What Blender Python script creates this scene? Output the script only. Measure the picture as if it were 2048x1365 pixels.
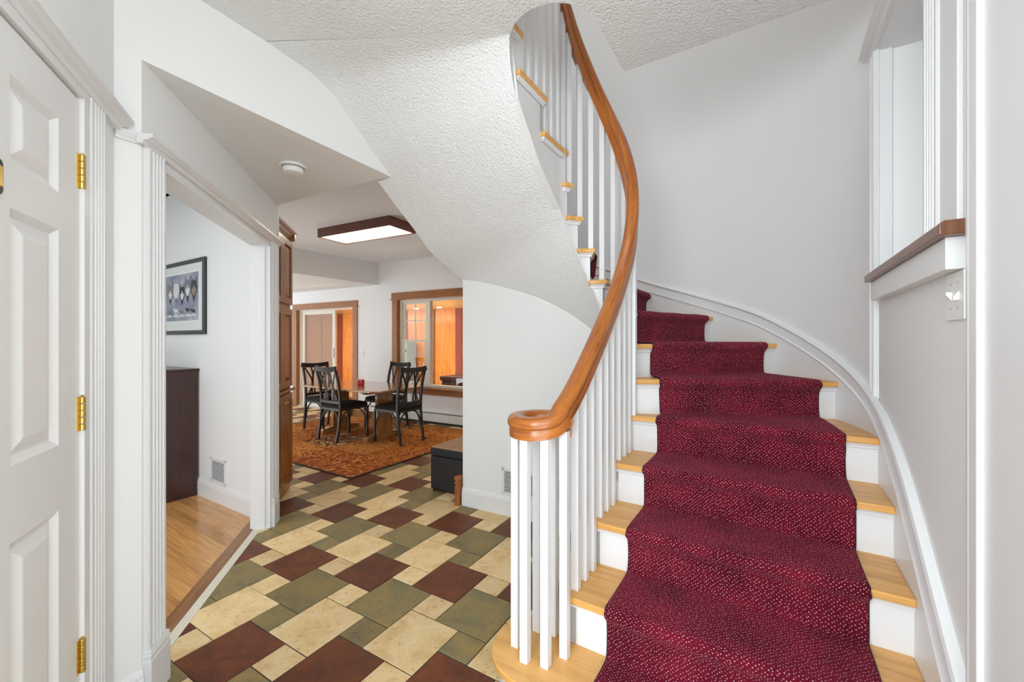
import bpy, math, random
from math import sin, cos, radians, degrees, pi, asin, atan2, sqrt
from mathutils import Vector, Matrix

for o in list(bpy.data.objects): bpy.data.objects.remove(o)
sc = bpy.context.scene
col = sc.collection
rnd = random.Random(7)

# ------------------------------------------------------------------ camera, world, lights, exposure
cam_d = bpy.data.cameras.new('camera'); cam = bpy.data.objects.new('camera', cam_d); col.objects.link(cam)
cam.location = (0, 0, 1.35); cam.rotation_euler = (pi/2, 0, 0)
cam_d.sensor_width = 36; cam_d.lens = 830/2048*36; cam_d.clip_start = .03; cam_d.clip_end = 200
sc.camera = cam
w = bpy.data.worlds.new('world'); sc.world = w; w.use_nodes = True
w.node_tree.nodes['Background'].inputs[0].default_value = (.90, .955, 1, 1)
w.node_tree.nodes['Background'].inputs[1].default_value = 1.3
sc.view_settings.view_transform = 'Standard'; sc.view_settings.look = 'None'
sc.view_settings.gamma = 1; sc.view_settings.use_curve_mapping = False
sc.view_settings.exposure = 0.82

def area(name, loc, target, sx, sy, power, color=(1, 1, 1)):
    d = bpy.data.lights.new(name, 'AREA'); d.shape = 'RECTANGLE'; d.size = sx; d.size_y = sy
    d.energy = power; d.color = color
    o = bpy.data.objects.new(name, d); col.objects.link(o); o.location = loc
    o.rotation_euler = (Vector(target)-Vector(loc)).to_track_quat('-Z', 'Y').to_euler()
    return o
area('entry_fill', (.0, -1.8, 2.05), (0, 1.6, .9), 3.6, 2.0, 50, (.87, .945, 1))  # added fill behind the camera to brighten the foyer, no real source
area('stairwell_fill', (-.6, 1.6, 4.9), (.3, 2.9, 1.0), 1.6, 1.6, 24, (.97, .985, 1))  # added fill below the upper ceiling, sets the curved wall's brightness
area('left_room_fill', (-3.6, 1.2, 1.9), (-2.2, 3.4, 1.0), 1.6, 1.8, 2.5, (.9, .96, 1))  # unseen fill added inside the closed left room
area('dining_fill', (-6.2, 4.6, 1.5), (-2.0, 5.6, 1.3), 3.0, 2.2, 4, (.95, .97, 1))  # added fill from the unseen left side of the dining room
area('dining_up_fill', (-3.7, 4.95, .15), (-2.2, 5.5, 2.7), 1.0, 1.0, 15, (.93, .96, 1))  # added up-facing fill that lifts the dining ceiling
area('side_room_fill', (1.96, .30, 2.3), (1.9, 1.0, 0), .6, .6, 3.5, (.92, .97, 1))  # invented fill lighting the closed side room, no fixture there
area('entry_side_fill', (1.5, -.7, 1.7), (-1.15, 1.0, 1.3), 1.3, 1.6, 17, (.87, .945, 1))  # fill added out of view to brighten the left door wall
area('entry_side_fill.001', (-1.3, -.8, 1.7), (1.2, 1.3, 1.2), 1.4, 1.6, 32, (.87, .945, 1))  # matching added fill for the right wall
area('entry_up_fill', (.0, -.9, .15), (-.1, .9, 2.7), 2.2, 1.6, 28, (.87, .945, 1))  # added up-facing fill behind the camera for ceiling and soffit

# ------------------------------------------------------------------ frames
def frame(deg):
    a = radians(deg)
    return Vector((cos(a), -sin(a), 0)), Vector((sin(a), cos(a), 0))
SU, SV = frame(32.2)                      # stair axes: s to the right, t away
HU, HV = frame(29.5)                      # dining room axes
ZV = Vector((0, 0, 1))
def W(s, t, z=0): return SU*s + SV*t + ZV*z
SC = (-.8625, 2.19)
def PO(R, deg, z=0): return W(SC[0]+R*cos(radians(deg)), SC[1]+R*sin(radians(deg)), z)

# ------------------------------------------------------------------ materials
def mat(name, color, rough=.5, metal=0, spec=.5, emit=None, estr=0, coat=0):
    m = bpy.data.materials.new(name); m.use_nodes = True
    b = m.node_tree.nodes['Principled BSDF']
    b.inputs['Base Color'].default_value = (*color, 1); b.inputs['Roughness'].default_value = rough
    b.inputs['Metallic'].default_value = metal; b.inputs['Specular IOR Level'].default_value = spec
    b.inputs['Coat Weight'].default_value = coat; b.inputs['Coat Roughness'].default_value = .12
    if emit: b.inputs['Emission Color'].default_value = (*emit, 1); b.inputs['Emission Strength'].default_value = estr
    return m
def N(m, t, **kw):
    n = m.node_tree.nodes.new(t)
    for k, v in kw.items():
        if k in n.inputs: n.inputs[k].default_value = v
        else: setattr(n, k, v)
    return n
def L(m, a, b): m.node_tree.links.new(a, b)
def ramp(m, stops):
    r = m.node_tree.nodes.new('ShaderNodeValToRGB'); e = r.color_ramp.elements
    while len(e) > len(stops): e.remove(e[-1])
    while len(e) < len(stops): e.new(.5)
    for i, (p, c) in enumerate(stops): e[i].position = p; e[i].color = (*c, 1)
    return r
def bsdf(m): return m.node_tree.nodes['Principled BSDF']
def bumped(m, scale, strength, detail=4, dist=.002, coord='Object', rough=.5):
    tc = N(m, 'ShaderNodeTexCoord'); nz = N(m, 'ShaderNodeTexNoise', Scale=scale, Detail=detail, Roughness=rough)
    bp = N(m, 'ShaderNodeBump', Strength=strength, Distance=dist)
    L(m, tc.outputs[coord], nz.inputs['Vector']); L(m, nz.outputs[0], bp.inputs['Height']); L(m, bp.outputs[0], bsdf(m).inputs['Normal'])
    return m
WALL = bumped(mat('wall_paint', (.83, .83, .82), .6), 220, .12)
WALLW = bumped(mat('white_wall_paint', (.86, .86, .85), .55), 200, .1)
TEXC = bumped(mat('textured_ceiling_paint', (.86, .86, .85), .8), 95, .9, 3, .010)
TRIM = bumped(mat('white_trim_enamel', (.80, .80, .80), .32), 30, .03)
DOORP = bumped(mat('white_door_enamel', (.82, .815, .80), .4), 160, .06)

def wood(name, c1, c2, rough=.35, coat=.3, sx=2.2, sy=28, wave=.5, rand=.18):
    """grain runs along U of the UV map"""
    m = mat(name, c1, rough, coat=coat)
    uv = N(m, 'ShaderNodeUVMap'); oi = N(m, 'ShaderNodeObjectInfo')
    ad = N(m, 'ShaderNodeVectorMath', operation='ADD'); cmb = N(m, 'ShaderNodeCombineXYZ')
    mu = N(m, 'ShaderNodeMath', operation='MULTIPLY'); mu.inputs[1].default_value = 37.
    L(m, oi.outputs['Random'], mu.inputs[0]); L(m, mu.outputs[0], cmb.inputs[0]); L(m, mu.outputs[0], cmb.inputs[1])
    L(m, uv.outputs[0], ad.inputs[0]); L(m, cmb.outputs[0], ad.inputs[1])
    mp = N(m, 'ShaderNodeMapping'); mp.inputs['Scale'].default_value = (sx, sy, 1)
    L(m, ad.outputs[0], mp.inputs['Vector'])
    n1 = N(m, 'ShaderNodeTexNoise', Scale=1., Detail=6, Roughness=.62, Distortion=wave)
    n2 = N(m, 'ShaderNodeTexNoise', Scale=5., Detail=3, Roughness=.7)
    L(m, mp.outputs[0], n1.inputs['Vector']); L(m, mp.outputs[0], n2.inputs['Vector'])
    mx = N(m, 'ShaderNodeMath', operation='MULTIPLY_ADD'); mx.inputs[1].default_value = .35
    L(m, n2.outputs[0], mx.inputs[0]); L(m, n1.outputs[0], mx.inputs[2])
    sb = N(m, 'ShaderNodeMath', operation='SUBTRACT'); sb.inputs[1].default_value = .17; L(m, mx.outputs[0], sb.inputs[0])
    r = ramp(m, [(.30, c2), (.62, c1)]); L(m, sb.outputs[0], r.inputs[0])
    hs = N(m, 'ShaderNodeHueSaturation'); mr = N(m, 'ShaderNodeMapRange')
    mr.inputs['To Min'].default_value = 1-rand; mr.inputs['To Max'].default_value = 1+rand
    L(m, oi.outputs['Random'], mr.inputs[0]); L(m, mr.outputs[0], hs.inputs['Value']); L(m, r.outputs[0], hs.inputs['Color'])
    L(m, hs.outputs[0], bsdf(m).inputs['Base Color'])
    bp = N(m, 'ShaderNodeBump', Strength=.12, Distance=.001); L(m, n1.outputs[0], bp.inputs['Height']); L(m, bp.outputs[0], bsdf(m).inputs['Normal'])
    return m
PINE = wood('pine_tread', (.84, .46, .14), (.64, .30, .07), .42, .1, 1.6, 22, .6, .06)
RAILW = wood('varnished_handrail', (.50, .155, .018), (.25, .055, .006), .3, .3, 4, 60, .6, .05)
OAKF = wood('oak_floor', (.70, .36, .12), (.46, .20, .055), .28, .4, 2.5, 40, 1.2, .2)
OAKD = wood('oak_threshold', (.30, .14, .05), (.17, .07, .022), .4, .2, 3, 60)
CABW = wood('cabinet_oak', (.34, .115, .02), (.17, .05, .008), .34, .25, 3, 45, .8, .05)
TRIMW = wood('oak_window_trim', (.42, .155, .026), (.23, .075, .012), .42, .1, 3, 45, .8, .06)
TABW = wood('table_oak', (.40, .19, .055), (.22, .09, .02), .16, .6, 2, 40, .8, .03)
DARKW = wood('dark_mahogany', (.05, .012, .008), (.024, .006, .005), .3, .25, 2, 25, .8, .02)
CAPW = wood('walnut_cap', (.25, .095, .04), (.13, .045, .018), .35, .3, 4, 60)
FIXW = wood('fixture_wood', (.16, .04, .018), (.08, .018, .008), .3, .4, 3, 40)
PORW = wood('porch_panelling', (.80, .33, .055), (.55, .17, .022), .3, .4, 1.5, 14, 1.2, .1)
PORR = wood('porch_post_red', (.32, .06, .04), (.16, .025, .018), .5, .1, 3, 30)
PORC = wood('porch_ceiling_wood', (.88, .66, .30), (.72, .48, .18), .35, .3, 1.5, 14)
ENDW = bumped(wood('stained_block', (.40, .13, .03), (.18, .045, .01), .4, .3, 6, 12, 2), 60, .2)
BRASS = mat('brass', (.75, .55, .16), .28, 1)
BLACK = mat('black_metal', (.012, .012, .012), .35)
CHAIRM = mat('bronze_chair_metal', (.034, .027, .020), .45, .1, .35)
SEATM = bumped(mat('black_velvet', (.006, .006, .008), .9), 400, .3)
LEATH = bumped(mat('black_leatherette', (.016, .016, .02), .42), 120, .25)
TANS = bumped(mat('tan_suede', (.42, .24, .13), .75), 60, .2)
WPLAST = mat('white_plastic', (.85, .85, .83), .35)
GRILLE = mat('white_grille', (.78, .78, .77), .4)
DARKGAP = mat('dark_gap', (.03, .03, .03), .8)
GROUT = bumped(mat('dark_grout', (.055, .045, .035), .9), 200, .3)
VINYL = mat('cream_vinyl', (.80, .76, .66), .4)
STRIP = bumped(mat('cream_strip', (.78, .72, .58), .5), 80, .05)
ALUM = mat('aluminium', (.6, .6, .6), .35, .9)
DIFF = mat('lit_diffuser', (.9, .9, .85), .5, emit=(1, .88, .70), estr=4.3)
BULB = mat('lit_spot', (1, 1, 1), .5, emit=(1, .93, .8), estr=10)
MAT_ = mat('picture_mat', (.70, .73, .69), .7)
FRAMEB = mat('charcoal_frame', (.035, .038, .042), .35)
CANDR = mat('red_wax', (.62, .015, .03), .35)
PURP = bumped(mat('burgundy_vinyl', (.055, .012, .02), .4), 90, .2)
BLUEG = mat('blue_grey_view', (.26, .42, .52), .6)
STONE = bumped(mat('porch_floor', (.45, .3, .18), .6), 40, .2)

def glass():
    m = bpy.data.materials.new('window_glass'); m.use_nodes = True; nt = m.node_tree; nt.nodes.clear()
    out = nt.nodes.new('ShaderNodeOutputMaterial'); mx = nt.nodes.new('ShaderNodeMixShader'); mx.inputs[0].default_value = .035
    t = nt.nodes.new('ShaderNodeBsdfTransparent'); g = nt.nodes.new('ShaderNodeBsdfGlossy'); g.inputs['Roughness'].default_value = .02
    nt.links.new(t.outputs[0], mx.inputs[1]); nt.links.new(g.outputs[0], mx.inputs[2]); nt.links.new(mx.outputs[0], out.inputs[0])
    return m
GLASS = glass()
SCREEN = glass(); SCREEN.name = 'bronze_screen'
SCREEN.node_tree.nodes['Mix Shader'].inputs[0].default_value = .5
_d = SCREEN.node_tree.nodes.new('ShaderNodeBsdfDiffuse'); _d.inputs[0].default_value = (.42, .27, .17, 1)
SCREEN.node_tree.links.new(_d.outputs[0], SCREEN.node_tree.nodes['Mix Shader'].inputs[2])

def tile_mat(name, c1, c2, c3, bump=.25):
    m = mat(name, c1, .46, spec=.25)
    tc = N(m, 'ShaderNodeTexCoord'); oi = N(m, 'ShaderNodeObjectInfo')
    cmb = N(m, 'ShaderNodeCombineXYZ'); mu = N(m, 'ShaderNodeMath', operation='MULTIPLY'); mu.inputs[1].default_value = 53.
    L(m, oi.outputs['Random'], mu.inputs[0]); L(m, mu.outputs[0], cmb.inputs[0]); L(m, mu.outputs[0], cmb.inputs[1])
    ad = N(m, 'ShaderNodeVectorMath', operation='ADD'); L(m, tc.outputs['Object'], ad.inputs[0]); L(m, cmb.outputs[0], ad.inputs[1])
    n1 = N(m, 'ShaderNodeTexNoise', Scale=7., Detail=8, Roughness=.65, Distortion=.6)
    n2 = N(m, 'ShaderNodeTexNoise', Scale=38., Detail=5, Roughness=.7, Distortion=.4)
    L(m, ad.outputs[0], n1.inputs['Vector']); L(m, ad.outputs[0], n2.inputs['Vector'])
    r1 = ramp(m, [(.32, c2), (.5, c1), (.7, c3)]); L(m, n1.outputs[0], r1.inputs[0])
    r2 = ramp(m, [(.30, (.52, .45, .40)), (.43, (1, 1, 1))]); L(m, n2.outputs[0], r2.inputs[0])
    mx = N(m, 'ShaderNodeMix', data_type='RGBA', blend_type='MULTIPLY'); mx.inputs[0].default_value = .8
    L(m, r1.outputs[0], mx.inputs[6]); L(m, r2.outputs[0], mx.inputs[7])
    hs = N(m, 'ShaderNodeHueSaturation'); mr = N(m, 'ShaderNodeMapRange')
    mr.inputs['To Min'].default_value = .86; mr.inputs['To Max'].default_value = 1.12
    L(m, oi.outputs['Random'], mr.inputs[0]); L(m, mr.outputs[0], hs.inputs['Value']); L(m, mx.outputs[2], hs.inputs['Color'])
    L(m, hs.outputs[0], bsdf(m).inputs['Base Color'])
    a2 = N(m, 'ShaderNodeMath', operation='MULTIPLY_ADD'); a2.inputs[1].default_value = .4; L(m, n2.outputs[0], a2.inputs[0]); L(m, n1.outputs[0], a2.inputs[2])
    bp = N(m, 'ShaderNodeBump', Strength=bump, Distance=.004); L(m, a2.outputs[0], bp.inputs['Height']); L(m, bp.outputs[0], bsdf(m).inputs['Normal'])
    return m
TCREAM = tile_mat('cream_tile', (.84, .61, .31), (.70, .46, .20), (.90, .70, .41))
TBROWN = tile_mat('brown_tile', (.145, .043, .018), (.095, .032, .018), (.21, .060, .020))
TGREEN = tile_mat('green_slate_tile', (.26, .20, .085), (.18, .155, .085), (.34, .225, .075))

def carpet():
    m = mat('burgundy_carpet', (.1, .01, .03), .95, spec=.1)
    b = bsdf(m); b.inputs['Sheen Weight'].default_value = .25; b.inputs['Sheen Roughness'].default_value = .5
    b.inputs['Sheen Tint'].default_value = (.8, .12, .22, 1)
    uv = N(m, 'ShaderNodeUVMap'); mp = N(m, 'ShaderNodeMapping'); mp.inputs['Scale'].default_value = (92, 92, 1); mp.inputs['Rotation'].default_value = (0, 0, .785)
    L(m, uv.outputs[0], mp.inputs[0])
    v = N(m, 'ShaderNodeTexVoronoi', Scale=1., Randomness=.45); v.voronoi_dimensions = '2D'; L(m, mp.outputs[0], v.inputs['Vector'])
    lt = ramp(m, [(.11, (1, 1, 1)), (.2, (0, 0, 0))]); L(m, v.outputs['Distance'], lt.inputs[0])
    n = N(m, 'ShaderNodeTexNoise', Scale=90., Detail=3); L(m, uv.outputs[0], n.inputs['Vector'])
    n2 = N(m, 'ShaderNodeTexNoise', Scale=6., Detail=4); L(m, uv.outputs[0], n2.inputs['Vector'])
    rr = ramp(m, [(.36, (.1, .1, .1)), (.56, (1, 1, 1))]); L(m, n.outputs[0], rr.inputs[0])
    mk = N(m, 'ShaderNodeMath', operation='MULTIPLY'); L(m, lt.outputs[0], mk.inputs[0]); L(m, rr.outputs[0], mk.inputs[1])
    base = ramp(m, [(.35, (.085, .003, .012)), (.65, (.175, .007, .024))]); L(m, n2.outputs[0], base.inputs[0])
    mx = N(m, 'ShaderNodeMix', data_type='RGBA'); L(m, mk.outputs[0], mx.inputs[0]); L(m, base.outputs[0], mx.inputs[6]); mx.inputs[7].default_value = (.72, .50, .46, 1)
    L(m, mx.outputs[2], b.inputs['Base Color'])
    n3 = N(m, 'ShaderNodeTexNoise', Scale=260., Detail=3); L(m, uv.outputs[0], n3.inputs['Vector'])
    bp = N(m, 'ShaderNodeBump', Strength=.7, Distance=.005); L(m, n3.outputs[0], bp.inputs['Height']); L(m, bp.outputs[0], b.inputs['Normal'])
    return m
CARPET = carpet()
CEDGE = bumped(mat('carpet_binding', (.035, .004, .014), .95), 300, .6)

def rugmat():
    """patchwork of squares, each with scroll lines"""
    m = mat('patchwork_rug_pile', (.5, .2, .05), .95, spec=.1)
    uv = N(m, 'ShaderNodeUVMap')
    mp = N(m, 'ShaderNodeMapping'); mp.inputs['Scale'].default_value = (1/.61, 1/.61, 1); L(m, uv.outputs[0], mp.inputs[0])
    fl = N(m, 'ShaderNodeVectorMath', operation='FLOOR'); L(m, mp.outputs[0], fl.inputs[0])
    wn = N(m, 'ShaderNodeTexWhiteNoise'); wn.noise_dimensions = '3D'; L(m, fl.outputs[0], wn.inputs[0])
    ba = ramp(m, [(0, (.60, .235, .05)), (.25, (.52, .18, .035)), (.48, (.30, .065, .02)), (.64, (.58, .25, .06)), (.84, (.17, .035, .014))]); ba.color_ramp.interpolation = 'CONSTANT'; L(m, wn.outputs[0], ba.inputs[0])
    sp = N(m, 'ShaderNodeSeparateColor'); L(m, wn.outputs['Color'], sp.inputs[0])
    li = ramp(m, [(0, (.30, .07, .02)), (.25, (.22, .05, .018)), (.48, (.60, .24, .05)), (.64, (.34, .09, .025)), (.84, (.60, .44, .20))]); li.color_ramp.interpolation = 'CONSTANT'; L(m, wn.outputs[0], li.inputs[0])
    ad = N(m, 'ShaderNodeVectorMath', operation='ADD'); L(m, uv.outputs[0], ad.inputs[0]); L(m, wn.outputs['Color'], ad.inputs[1])
    nz = N(m, 'ShaderNodeTexNoise', Scale=5., Detail=.6, Distortion=1.6); L(m, ad.outputs[0], nz.inputs['Vector'])
    k1 = N(m, 'ShaderNodeMath', operation='MULTIPLY'); k1.inputs[1].default_value = 32.; L(m, nz.outputs[0], k1.inputs[0])
    k2 = N(m, 'ShaderNodeMath', operation='SINE'); L(m, k1.outputs[0], k2.inputs[0])
    wv = ramp(m, [(.45, (0, 0, 0)), (.6, (1, 1, 1))]); L(m, k2.outputs[0], wv.inputs[0])
    mx = N(m, 'ShaderNodeMix', data_type='RGBA'); L(m, wv.outputs[0], mx.inputs[0]); L(m, ba.outputs[0], mx.inputs[6]); L(m, li.outputs[0], mx.inputs[7])
    L(m, mx.outputs[2], bsdf(m).inputs['Base Color'])
    n3 = N(m, 'ShaderNodeTexNoise', Scale=200., Detail=3); L(m, uv.outputs[0], n3.inputs['Vector'])
    bp = N(m, 'ShaderNodeBump', Strength=.5, Distance=.004); L(m, n3.outputs[0], bp.inputs['Height']); L(m, bp.outputs[0], bsdf(m).inputs['Normal'])
    return m
RUG = rugmat()

# ------------------------------------------------------------------ mesh builder
class MB:
    def __init__(s, fr=None):
        s.v = []; s.f = []; s.uvs = {}
        s.fr = fr or (Vector((1, 0, 0)), Vector((0, 1, 0)), ZV)    # first axis = grain direction
    def add(s, vs, fs):
        n = len(s.v); s.v += [Vector(p) for p in vs]; s.f += [[n+i for i in f] for f in fs]; return s
    def box(s, c, dims, ax=None):
        """c centre, dims full sizes along ax axes"""
        a = ax or s.fr; c = Vector(c); h = [d/2 for d in dims]
        vs = [c+a[0]*(x*h[0])+a[1]*(y*h[1])+a[2]*(z*h[2]) for x in (-1, 1) for y in (-1, 1) for z in (-1, 1)]
        return s.add(vs, [(0, 1, 3, 2), (4, 6, 7, 5), (0, 4, 5, 1), (2, 3, 7, 6), (0, 2, 6, 4), (1, 5, 7, 3)])
    def prism(s, pts, z0, z1):
        n = len(pts); a = [Vector((p[0], p[1], z0)) for p in pts]; b = [Vector((p[0], p[1], z1)) for p in pts]
        ar = sum(pts[i][0]*pts[(i+1) % n][1]-pts[(i+1) % n][0]*pts[i][1] for i in range(n))
        f = [list(range(n-1, -1, -1)), list(range(n, 2*n))]+[[i, (i+1) % n, n+(i+1) % n, n+i] for i in range(n)]
        if ar < 0: f = [x[::-1] for x in f]
        return s.add(a+b, f)
    def loft(s, rings, closed=True, caps=True, loop=False):
        n = len(rings[0]); base = len(s.v)
        for r in rings: s.v += [Vector(p) for p in r]
        m = len(rings)
        for i in range(m if loop else m-1):
            j = (i+1) % m
            for k in range(n if closed else n-1):
                l = (k+1) % n; s.f.append([base+i*n+k, base+i*n+l, base+j*n+l, base+j*n+k])
        if caps and closed and not loop:
            s.f.append([base+k for k in range(n-1, -1, -1)]); s.f.append([base+(m-1)*n+k for k in range(n)])
        return s
    def tube(s, pts, r, n=8, caps=True):
        rings = []
        pts = [Vector(p) for p in pts]
        for i, p in enumerate(pts):
            t = (pts[min(i+1, len(pts)-1)]-pts[max(i-1, 0)]).normalized()
            up = ZV if abs(t.z) < .95 else Vector((1, 0, 0))
            a = t.cross(up).normalized(); b = a.cross(t)
            rr = r[i] if isinstance(r, (list, tuple)) else r
            rings.append([p+a*cos(2*pi*k/n)*rr+b*sin(2*pi*k/n)*rr for k in range(n)])
        return s.loft(rings, True, caps)
    def bar(s, pts, w, h, side=None):
        """rectangular section swept along pts; w along side vector, h along the third"""
        rings = []; pts = [Vector(p) for p in pts]
        for i, p in enumerate(pts):
            t = (pts[min(i+1, len(pts)-1)]-pts[max(i-1, 0)]).normalized()
            a = (side or t.cross(ZV)).normalized(); b = t.cross(a).normalized()
            rings.append([p+a*x*w/2+b*y*h/2 for x, y in ((-1, -1), (1, -1), (1, 1), (-1, 1))])
        return s.loft(rings)
    def lathe(s, c, prof, n=24):
        rings = [[Vector(c)+Vector((r*cos(2*pi*k/n), r*sin(2*pi*k/n), z)) for k in range(n)] for r, z in prof]
        return s.loft(rings)
    def build(s, name, m, parent=None, bevel=0, smooth=False, off=None, uv=True, autos=False, seg=2, free=False):
        me = bpy.data.meshes.new(name); o = bpy.data.objects.new(name, me)
        org = Vector((0, 0, 0))
        if parent is not None:
            q = parent
            while q: org += q.location; q = q.parent
        if off is None and parent is None and not free:
            org = sum(s.v, Vector())/len(s.v); org.z = min(p.z for p in s.v); o.location = org
        elif off is not None: o.location = Vector(off)-org; org = Vector(off)
        me.from_pydata([p-org for p in s.v], [], s.f); me.materials.append(m)
        import bmesh
        bm = bmesh.new(); bm.from_mesh(me); bmesh.ops.recalc_face_normals(bm, faces=bm.faces)
        uvl = bm.loops.layers.uv.new('UVMap')
        g, b, c = s.fr
        for f in bm.faces:
            nn = f.normal; d = [abs(nn.dot(g)), abs(nn.dot(b)), abs(nn.dot(c))]; k = d.index(max(d))
            for lp in f.loops:
                p = lp.vert.co+org
                if k == 0: lp[uvl].uv = (p.dot(c), p.dot(b))
                elif k == 1: lp[uvl].uv = (p.dot(g), p.dot(c))
                else: lp[uvl].uv = (p.dot(g), p.dot(b))
            f.smooth = smooth
        bm.to_mesh(me); bm.free()
        col.objects.link(o)
        if parent is not None: o.parent = parent
        if autos:
            try: me.set_sharp_from_angle(angle=radians(40))
            except Exception: pass
        if bevel:
            md = o.modifiers.new('bevel', 'BEVEL'); md.width = bevel; md.segments = seg; md.limit_method = 'ANGLE'; md.angle_limit = radians(35)
        return o
def tag(o, label=None, cat=None, group=None, kind=None):
    if label: o['label'] = label
    if cat: o['category'] = cat
    if group: o['group'] = group
    if kind: o['kind'] = kind
    return o
def struct(o): o['kind'] = 'structure'; return o
def empty(name, loc=(0, 0, 0), label=None, cat=None, group=None):
    o = bpy.data.objects.new(name, None); o.location = loc; o.empty_display_size = .1; col.objects.link(o)
    return tag(o, label, cat, group)
def copy_tree(o, parent=None):
    c = o.copy(); col.objects.link(c); c.parent = parent
    for ch in list(o.children): copy_tree(ch, c)
    return c
def v2(x, y): return Vector((x, y, 0))

# ================================================================== SETTING
# --- key plan points (world metres)
A = v2(-1.364, 1.528); B = v2(-.763, 2.617); B2 = v2(-.877, 2.666)
K = v2(-1.787, 3.150)                       # far end of the angled wall
D45 = (K-A).normalized(); N45 = Vector((-D45.y, D45.x, 0))     # N45 points into the left room
CN = v2(-1.403, 1.463); DD = Vector((.454, -.891, 0)).normalized(); ND = Vector((-DD.y, DD.x, 0)) # towards foyer
if ND.x < 0: ND = -ND
VW0 = v2(-.405, 3.418); VWD = Vector((.404, -.224, 0)).normalized(); VWN = Vector((-VWD.y, VWD.x, 0))  # away from camera
ZC = 2.743; ZP = 2.386
r_ = .1905
def st(p): return p.dot(SU), p.dot(SV)
# floor strip line (right edge)
S0 = v2(-1.4892, 1.7727); S1 = v2(-1.851, 3.161); SD = (S1-S0).normalized(); SN = Vector((-SD.y, SD.x, 0)) # into left room

# --- grout bed
mb = MB(); mb.prism([(-2.4, .3), (-2.4, -2.8), (3.4, -2.8), (3.2, 5), (2.5, 8.2), (-6, 10.6), (-6.5, 7), (-3.4, 3.6), (-1.9, 3.3), (-1.45, 1.6)], -.1, -.0035)
floor = struct(mb.build('floor', GROUT, free=True))
floor['label'] = 'tiled foyer and dining floor'

# --- tiles (pattern of large and small squares)
TX = Vector((.85958, -.51101, 0)); TY = Vector((.51101, .85958, 0)); TO = v2(-1.60565, 2.02429)
tw, th, tu, tv = .29980, .30476, .15648, .14838
G = .0025
def clip(poly, p0, d, n):
    """keep the side where (p-p0).n <= 0"""
    out = []
    for i in range(len(poly)):
        a, b = poly[i], poly[(i+1) % len(poly)]; da = (a-p0).dot(n); db = (b-p0).dot(n)
        if da <= 0: out.append(a)
        if (da < 0 < db) or (db < 0 < da): out.append(a+(b-a)*(da/(da-db)))
    return out
def tile_mesh(name, w_, h_, m):
    b = MB(); e = .0025
    P = [TX*x+TY*y for x, y in ((0, 0), (w_, 0), (w_, h_), (0, h_))]
    Q = [TX*x+TY*y for x, y in ((e, e), (w_-e, e), (w_-e, h_-e), (e, h_-e))]
    b.loft([[p+ZV*-.009 for p in P], [p+ZV*-.0022 for p in P], [p for p in Q]])
    me = bpy.data.meshes.new(name); me.from_pydata(b.v, [], b.f); me.materials.append(m); return me
MATS = [TCREAM, TGREEN, TBROWN]
big = [tile_mesh('tile', tw-2*G, th-2*G, m) for m in MATS]
sml = {0: tile_mesh('tile_small', tu-2*G, tv-2*G, TCREAM), 1: tile_mesh('tile_small', tu-2*G, tv-2*G, TGREEN)}
def proj(p, z=0):
    return (1024+830*p.x/p.y, 682.5+830*(1.35-z)/p.y) if p.y > .05 else (9e9, 9e9)
cand = []
for m in range(-30, 34):
    for n in range(-26, 30):
        o = TO+TX*(m*tu+n*tw)+TY*(m*th-n*tv)
        k = (m-n) % 3
        cand.append((o, tw, th, k, False)); cand.append((o+TY*th, tu, tv, 0 if k in (0, 1) else 1, True))
RC = v2(-1.577, 4.05)                                    # front corner of the rug
ind = []; rest = []
for o, a, b, k, sm in cand:
    c = o+TX*a/2+TY*b/2
    if -2.7 < c.y < .9 and -2.2 < c.x < 2.6 and (c-CN).dot(ND) > 0 and not (c.y > 0 and st(c)[0] > .45): rest.append((o, a, b, k, sm)); continue
    if c.y < .9 or c.y > 9.8 or c.x > 2.0: continue
    s, t = st(c)
    if (c-S0).dot(SN) > .3 and c.y < 3.25: continue
    if s > .45 or (t > 2.95 and s > -2.0) or (s < -5.9 and t < 3): continue
    if (c-K).dot(N45) > .55 and c.y < 3.9: continue
    px, py = proj(c)
    vis = -200 < px < 2100 and py < 1500 and not (s > -.62 and t > 1.15)
    rr = c-RC; ru, rv = -rr.dot(SU), rr.dot(SV)
    if .17 < ru < 2.9 and .17 < rv < 2.3: continue      # wholly under the rug
    if vis and px < 1150 and c.y < 6.2 and px > 100: ind.append((c.y, o, a, b, k, sm))
    elif vis and px > -200 or (s > -3.2 and s < -.6): rest.append((o, a, b, k, sm))
ind.sort(key=lambda q: q[0])
rest += [q[1:] for q in ind[290:]]; ind = ind[:290]
def corners(o, a, b): return [o+TX*x+TY*y for x, y in ((G, G), (a-G, G), (a-G, b-G), (G, b-G))]
for _, o, a, b, k, sm in ind:
    P = corners(o, a, b)
    ds = [(p-S0).dot(SN) for p in P]
    if max(ds) > -.001 and max((p-S0).dot(SD) for p in P) < 1.75:
        Q = clip(P, S0, SD, SN)
        if len(Q) < 3: continue
        mb = MB(); mb.prism([(p.x, p.y) for p in Q], -.009, 0)
        c = mb.build('tile', MATS[k], floor)
        continue
    ob = bpy.data.objects.new('tile', (sml[k] if sm else big[k])); ob.location = o+TX*G+TY*G+ZV*rnd.uniform(-.0006, .0004)
    ob.parent = floor; col.objects.link(ob)
for k, m in enumerate(MATS):
    mb = MB()
    for o, a, b, kk, sm in rest:
        if kk == k:
            P = corners(o, a, b)
            if min(p.y for p in P) > .9 and max((p-S0).dot(SN) for p in P) > 0 and max((p-S0).dot(SD) for p in P) < 1.5: continue
            mb.prism([(p.x, p.y) for p in P], -.009, 0)
    if mb.v: tag(mb.build('distant_tile', m, floor), kind='stuff')

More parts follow.
